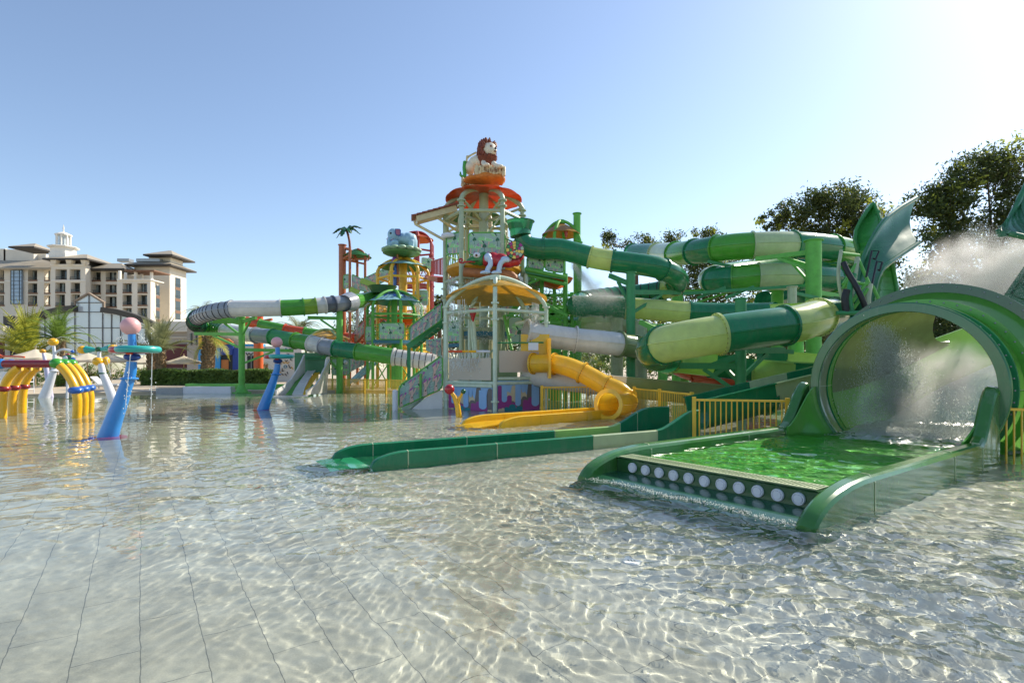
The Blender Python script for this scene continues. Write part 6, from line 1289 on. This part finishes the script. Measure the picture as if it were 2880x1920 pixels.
# yellow arches
def arch():
    K2=17.7/F/3.92; o=G(217,1173); d=o.y; r=thing('spray_arch','nearest yellow arch with green elbow, blue ring and dark red crossbar','spray arch',(o.x,o.y,0),'yellow water arches')
    Q=lambda x,y,dy=0.: V((o.x+(x-850)*K2,o.y+dy,(1305-y)*K2)); k=lambda n:n*K2
    for nm,pts in (('leg',[(620,710),(690,765),(765,860),(822,975),(850,1090),(852,1200),(846,1310),(842,1420)]),('leg',[(215,755),(150,800),(80,890),(42,990),(24,1110),(20,1220),(20,1300),(20,1420)])):
        q=MB(); q.tube(crv([Q(*p) for p in pts],.05)[0],k(44),16); q.build(nm,yelp,r)
    q=MB(); q.sphere(Q(835,1008),(k(74),k(74),k(46)),18,12); q.build('ring',blup,r); q=MB(); q.sphere(Q(40,990),(k(62),k(62),k(42)),18,12); q.build('ring',maroon,r)
    q=MB(); q.sphere(Q(622,712),(k(66),k(66),k(58)),18,12); q.build('elbow',grnp,r)
    q=MB(); q.tube([Q(570,716),Q(45,716)],k(43),16); q.build('crossbar',maroon,r)
    q=MB(); q.sphere(Q(10,716),(k(60),k(56),k(56)),16,10); q.tube([Q(10,716),Q(-160,716)],k(46),14); q.build('joint',blue,r)
    return r
a0_=arch()
for (px,py,lab) in ((236,1166,'middle yellow arch, partly hidden behind the nearest one'),(253,1159,'rearmost yellow arch of the three, least in view')):
    e=G(px,py); c_=dup(a0_,(e.x,e.y,0)); c_['label']=lab
q=MB(); q.tube(crv([P(-90,1003,19.3),P(-10,1002,19.3),P(40,1002,19.3),P(58,1003,19.3),P(69,1004,19.3)],.08)[0],[.12]*12+[.11,.08,.03]+[.03]*60,12)
oc=tag(q.build('spray_float',orgp),'long orange rounded bar above the dark red crossbar at the left edge','spray bar')
def nozzle(name,label,base,parts,cat='spray nozzle',group='white leaning spray nozzles'):
    r=thing(name,label,cat,base,group)
    for (nm,m_,kind,*a) in parts:
        q=MB()
        if kind=='t': q.tube(a[0],a[1],14)
        else: q.sphere(a[0],a[1],18,12)
        q.build(nm,m_,r)
    return r
def RQ(d): 
    K_=d/F/3.92
    return (lambda x,y,dy=0.: P(x/3.92,840+y/3.92,d)+V((0,dy,0))),K_
Q,k=RQ(29.)
nozzle('spray_nozzle','white leaning nozzle with a yellow ball top and blue tipped side arm',PZ(125,29,0),[('leaning_post',whitep,'t',[Q(470,1170),Q(490,1085),Q(545,930),Q(595,790)],[k*54,k*52,k*42,k*30]),('collar',whitep,'s',Q(596,795),(k*44,k*44,k*14)),('upper_post',whitep,'t',[Q(596,790),Q(603,690),Q(600,600),Q(590,510)],[k*24,k*22,k*17,k*15]),('ball',yelp,'s',Q(585,476),(k*50,k*50,k*43)),('side_arm',whitep,'t',crv([Q(602,640),Q(620,590),Q(700,557),Q(795,578)],.08)[0],k*12),('arm_tip',blup,'s',Q(798,582),k*18)])
Q,k=RQ(25.8)
nozzle('spray_nozzle','white leaning nozzle with a dark green band, twin yellow balls and teal spinner',PZ(318,25.8,0),[('leaning_post',whitep,'t',[Q(1285,1220),Q(1255,1130),Q(1190,960),Q(1135,830),Q(1110,715)],[k*52,k*49,k*42,k*35,k*30]),('band',dgrn,'s',Q(1128,822),(k*44,k*44,k*14)),('ball',yelp,'s',Q(1080,690),(k*56,k*52,k*48)),('ball',yelp,'s',Q(1135,682,.2),(k*36,k*40,k*46)),('neck',whitep,'t',[Q(1095,660),Q(1090,570)],k*19),('hub',dgrn,'s',Q(1086,558),(k*34,k*34,k*30)),('spinner_cone',tealring,'t',[Q(1060,560),Q(950,560)],[k*16,k*42]),('spinner_cone',tealring,'t',[Q(1112,557),Q(1215,545)],[k*16,k*40]),('spinner_ball',yelp,'s',Q(908,562),(k*52,k*48,k*45)),('spinner_ball',yelp,'s',Q(1250,535),(k*48,k*48,k*30))])
Q,k=RQ(30.)
nozzle('spray_nozzle','slim lavender post with a small amber ball, behind the yellow arches',PZ(140,30,0),[('leaning_post',mat('lavender_post_paint','#c3bfd6',.4),'t',[Q(560,1110),Q(530,900),Q(500,690),Q(476,600)],[k*30,k*26,k*20,k*13]),('ball',mat('amber_gloss_paint','#d99a1f',.25),'s',Q(470,577),(k*30,k*30,k*22))])
Q,k=RQ(28.)
nozzle('bird_head_nozzle','little green bird head sprayer with a red crest behind the yellow arches',PZ(190,28,0),[('head',dgrn,'s',Q(748,652),(k*55,k*40,k*36)),('eye_patch',whitep,'s',Q(750,655,-k*32),(k*26,k*14,k*24)),('crest',redp,'s',Q(748,615),(k*20,k*16,k*14)),('beak',blup,'t',[Q(780,660),Q(828,664)],[k*22,k*9]),('post',whitep,'t',[Q(740,1100),Q(745,680)],k*12)],'sprayer')
# yellow forked post with red and dark green ball
yb=G(1291,1170); q_=lambda x,y: P(1100+x/3.484,750+y/3.484,yb.y); k=yb.y/F/3.484
nozzle('forked_sprayer','yellow forked post with one red and one dark green ball before the drip mural',(yb.x,yb.y,0),[('trunk',yelp,'t',[q_(672,1560),q_(664,1465),q_(650,1360),q_(618,1270),q_(580,1215)],[k*32,k*30,k*27,k*22,k*17]),('fork',yelp,'t',[q_(655,1350),q_(668,1290),q_(700,1235)],[k*16,k*14,k*11]),('ball',redp,'s',q_(571,1200),k*50),('ball',dgrn,'s',q_(707,1221),k*25)],'sprayer',None)
# white twin slide
kd=thing('twin_slide','white twin lane slide with one green and one yellow lane','slide',PZ(850,31,0))
R3p=lambda x,y,d: P(*R3(x,y),d)
def lane(m_,name,rowsx,th=.05):
    q=MB(); q.sheet([[R3p(x0,y0,d),R3p((x0+x1)/2,(y0+y1)/2+6,d),R3p(x1,y1,d)] for (x0,y0,x1,y1,d) in rowsx],th); q.build(name,m_,kd)
lane(fern,'green_lane',[(1385,975,1440,970,34),(1340,1010,1410,1005,33.4),(1290,1085,1355,1080,32.4),(1235,1165,1300,1165,31.2),(1195,1212,1275,1215,30.3)])
lane(yelf,'yellow_lane',[(1515,975,1565,970,34),(1475,1015,1545,1010,33.4),(1430,1090,1490,1085,32.4),(1395,1160,1440,1160,31.2),(1370,1212,1420,1220,30.3)])
lane(whitef,'middle_ridge',[(1425,955,1520,950,34),(1405,985,1485,990,33.4),(1350,1065,1440,1070,32.4),(1295,1150,1400,1150,31.2),(1260,1215,1380,1220,30.2)])
def side(name,top,bot,m_,d0,d1):
    q=MB(); n_=len(top); q.sheet([[R3p(*top[i],d0+(d1-d0)*i/(n_-1)),R3p(*bot[i],d0+(d1-d0)*i/(n_-1))] for i in range(n_)],.09); q.build(name,m_,kd)
side('side_wall',[(1385,770),(1355,840),(1310,930),(1240,1040),(1165,1110),(1100,1145),(1075,1170)],[(1390,990),(1350,1020),(1300,1080),(1250,1150),(1200,1212),(1130,1230),(1068,1235)],whitef,34,30.2)
side('side_wall',[(1665,820),(1630,880),(1585,960),(1560,1030),(1510,1100),(1450,1145),(1410,1165)],[(1620,1185),(1600,1190),(1575,1195),(1540,1200),(1500,1205),(1450,1212),(1410,1218)],whitef,34,30.2)
side('end_post',[(1670,790),(1640,800),(1625,830)],[(1640,1200),(1600,1200),(1580,1190)],white,34.2,34)
q=MB(); q.box(R3p(1485,870,34.5),(2.2,.1,1.35)); q.build('back_board',mat('dark_green_board','#3f7a50',.5),kd); q=MB(); q.cyl(R3p(1380,800,34.3),R3p(1620,795,34.3),.04,.04,8); q.cyl(R3p(1380,820,34.3),R3p(1620,818,34.3),.03,.03,8); q.build('guard_bars',steel_dg,kd)
q=MB(); q.sheet([[R3p(1060,1238,29.9),R3p(1420,1225,29.9)],[R3p(1050,1248,29.3),R3p(1440,1236,29.3)]],.06); q.build('apron',whitef,kd)
# spray cloud at the upper right
pts=[];dr=[]
for k_ in range(110000):
    t=rng.random(); px=2540+t*380; lo=880-60*t; hi=760-150*t+40*math.sin(t*9); y=lo+(hi-lo)*rng.random()**1.5+rng.normal()*12; pts.append(P(px,y,15.5+rng.normal()*.9))
for k_ in range(50000):
    t=rng.random(); px=2690+t*220; y=850-t*150+rng.normal()*30; pts.append(P(px,y,14.8+rng.normal()*.5))
spm=foam_mat('spray_drops',.75)
mist('soft backlit mist over the top of the big tube',[(P(2600,835,15.5),(.7,.8,.55)),(P(2680,820,15.4),(.9,.9,.6)),(P(2760,790,15.3),(1.0,1,.7)),(P(2840,750,15.2),(1.0,1,.8)),(P(2900,715,15),(.9,1,.8)),(P(2640,770,15.8),(.9,.9,.8)),(P(2720,720,16.5),(1.3,1.2,.8)),(P(2800,820,15),(1.4,1,.5))],.7)
drops('ramp_spray',pts,.006,'bright backlit cloud of spray blowing over the top of the big tube','spray',m_=spm,stretch=(1.1,0,.75))

def jet(label,a,b_,h):
    q=MB(); a=V(a);b_=V(b_); pts=[a.lerp(b_,i/14)+V((0,0,h*4*(i/14)*(1-i/14))) for i in range(15)]; q.tube(pts,[.011*(1-.5*i/14) for i in range(15)],5)
    rd=random.Random(len(label))
    for i in range(26): p=pts[rd.randint(5,14)]+V((rd.gauss(0,.05),rd.gauss(0,.05),rd.gauss(-.05,.09))); q.sphere(p,(.012,.012,.02),4,3)
    tag(q.build('water_jet',MATS['white_water']),label,'water jet',kind='stuff')
jet('thin arc of water leaving the ball top of the white nozzle to the left',P(140,958,29),P(98,974,29),.12); jet('thin arc of water from the ball top of the white nozzle to the right',P(158,952,29),P(225,975,27),.25)
jet('thin jet spraying down left from the nearer pink ball',P(354,938,12.8),P(328,970,12.9),.06); jet('thin jet spraying down right from the nearer pink ball',P(382,937,12.8),P(412,968,12.9),.06)
jet('dripping line of water below the turquoise ring',P(428,990,12.8),P(424,1190,12.8),.0); jet('dripping line of water down the face of the nearer blue pole',P(367,996,12.45),P(352,1150,12.3),.0); jet('water falling from the twin yellow balls',P(300,1010,25.8),P(312,1060,25.6),.1)
# ================================================================ anything that reaches into the water takes the light the ripples focus
bpy.context.view_layer.update()
for o in C.objects:
    if o.type=='MESH' and o.name.split('.')[0] not in ('water','trough_water'):
        if min((o.matrix_world@V(c)).z for c in o.bound_box)<.2: o.cycles.is_caustics_receiver=True
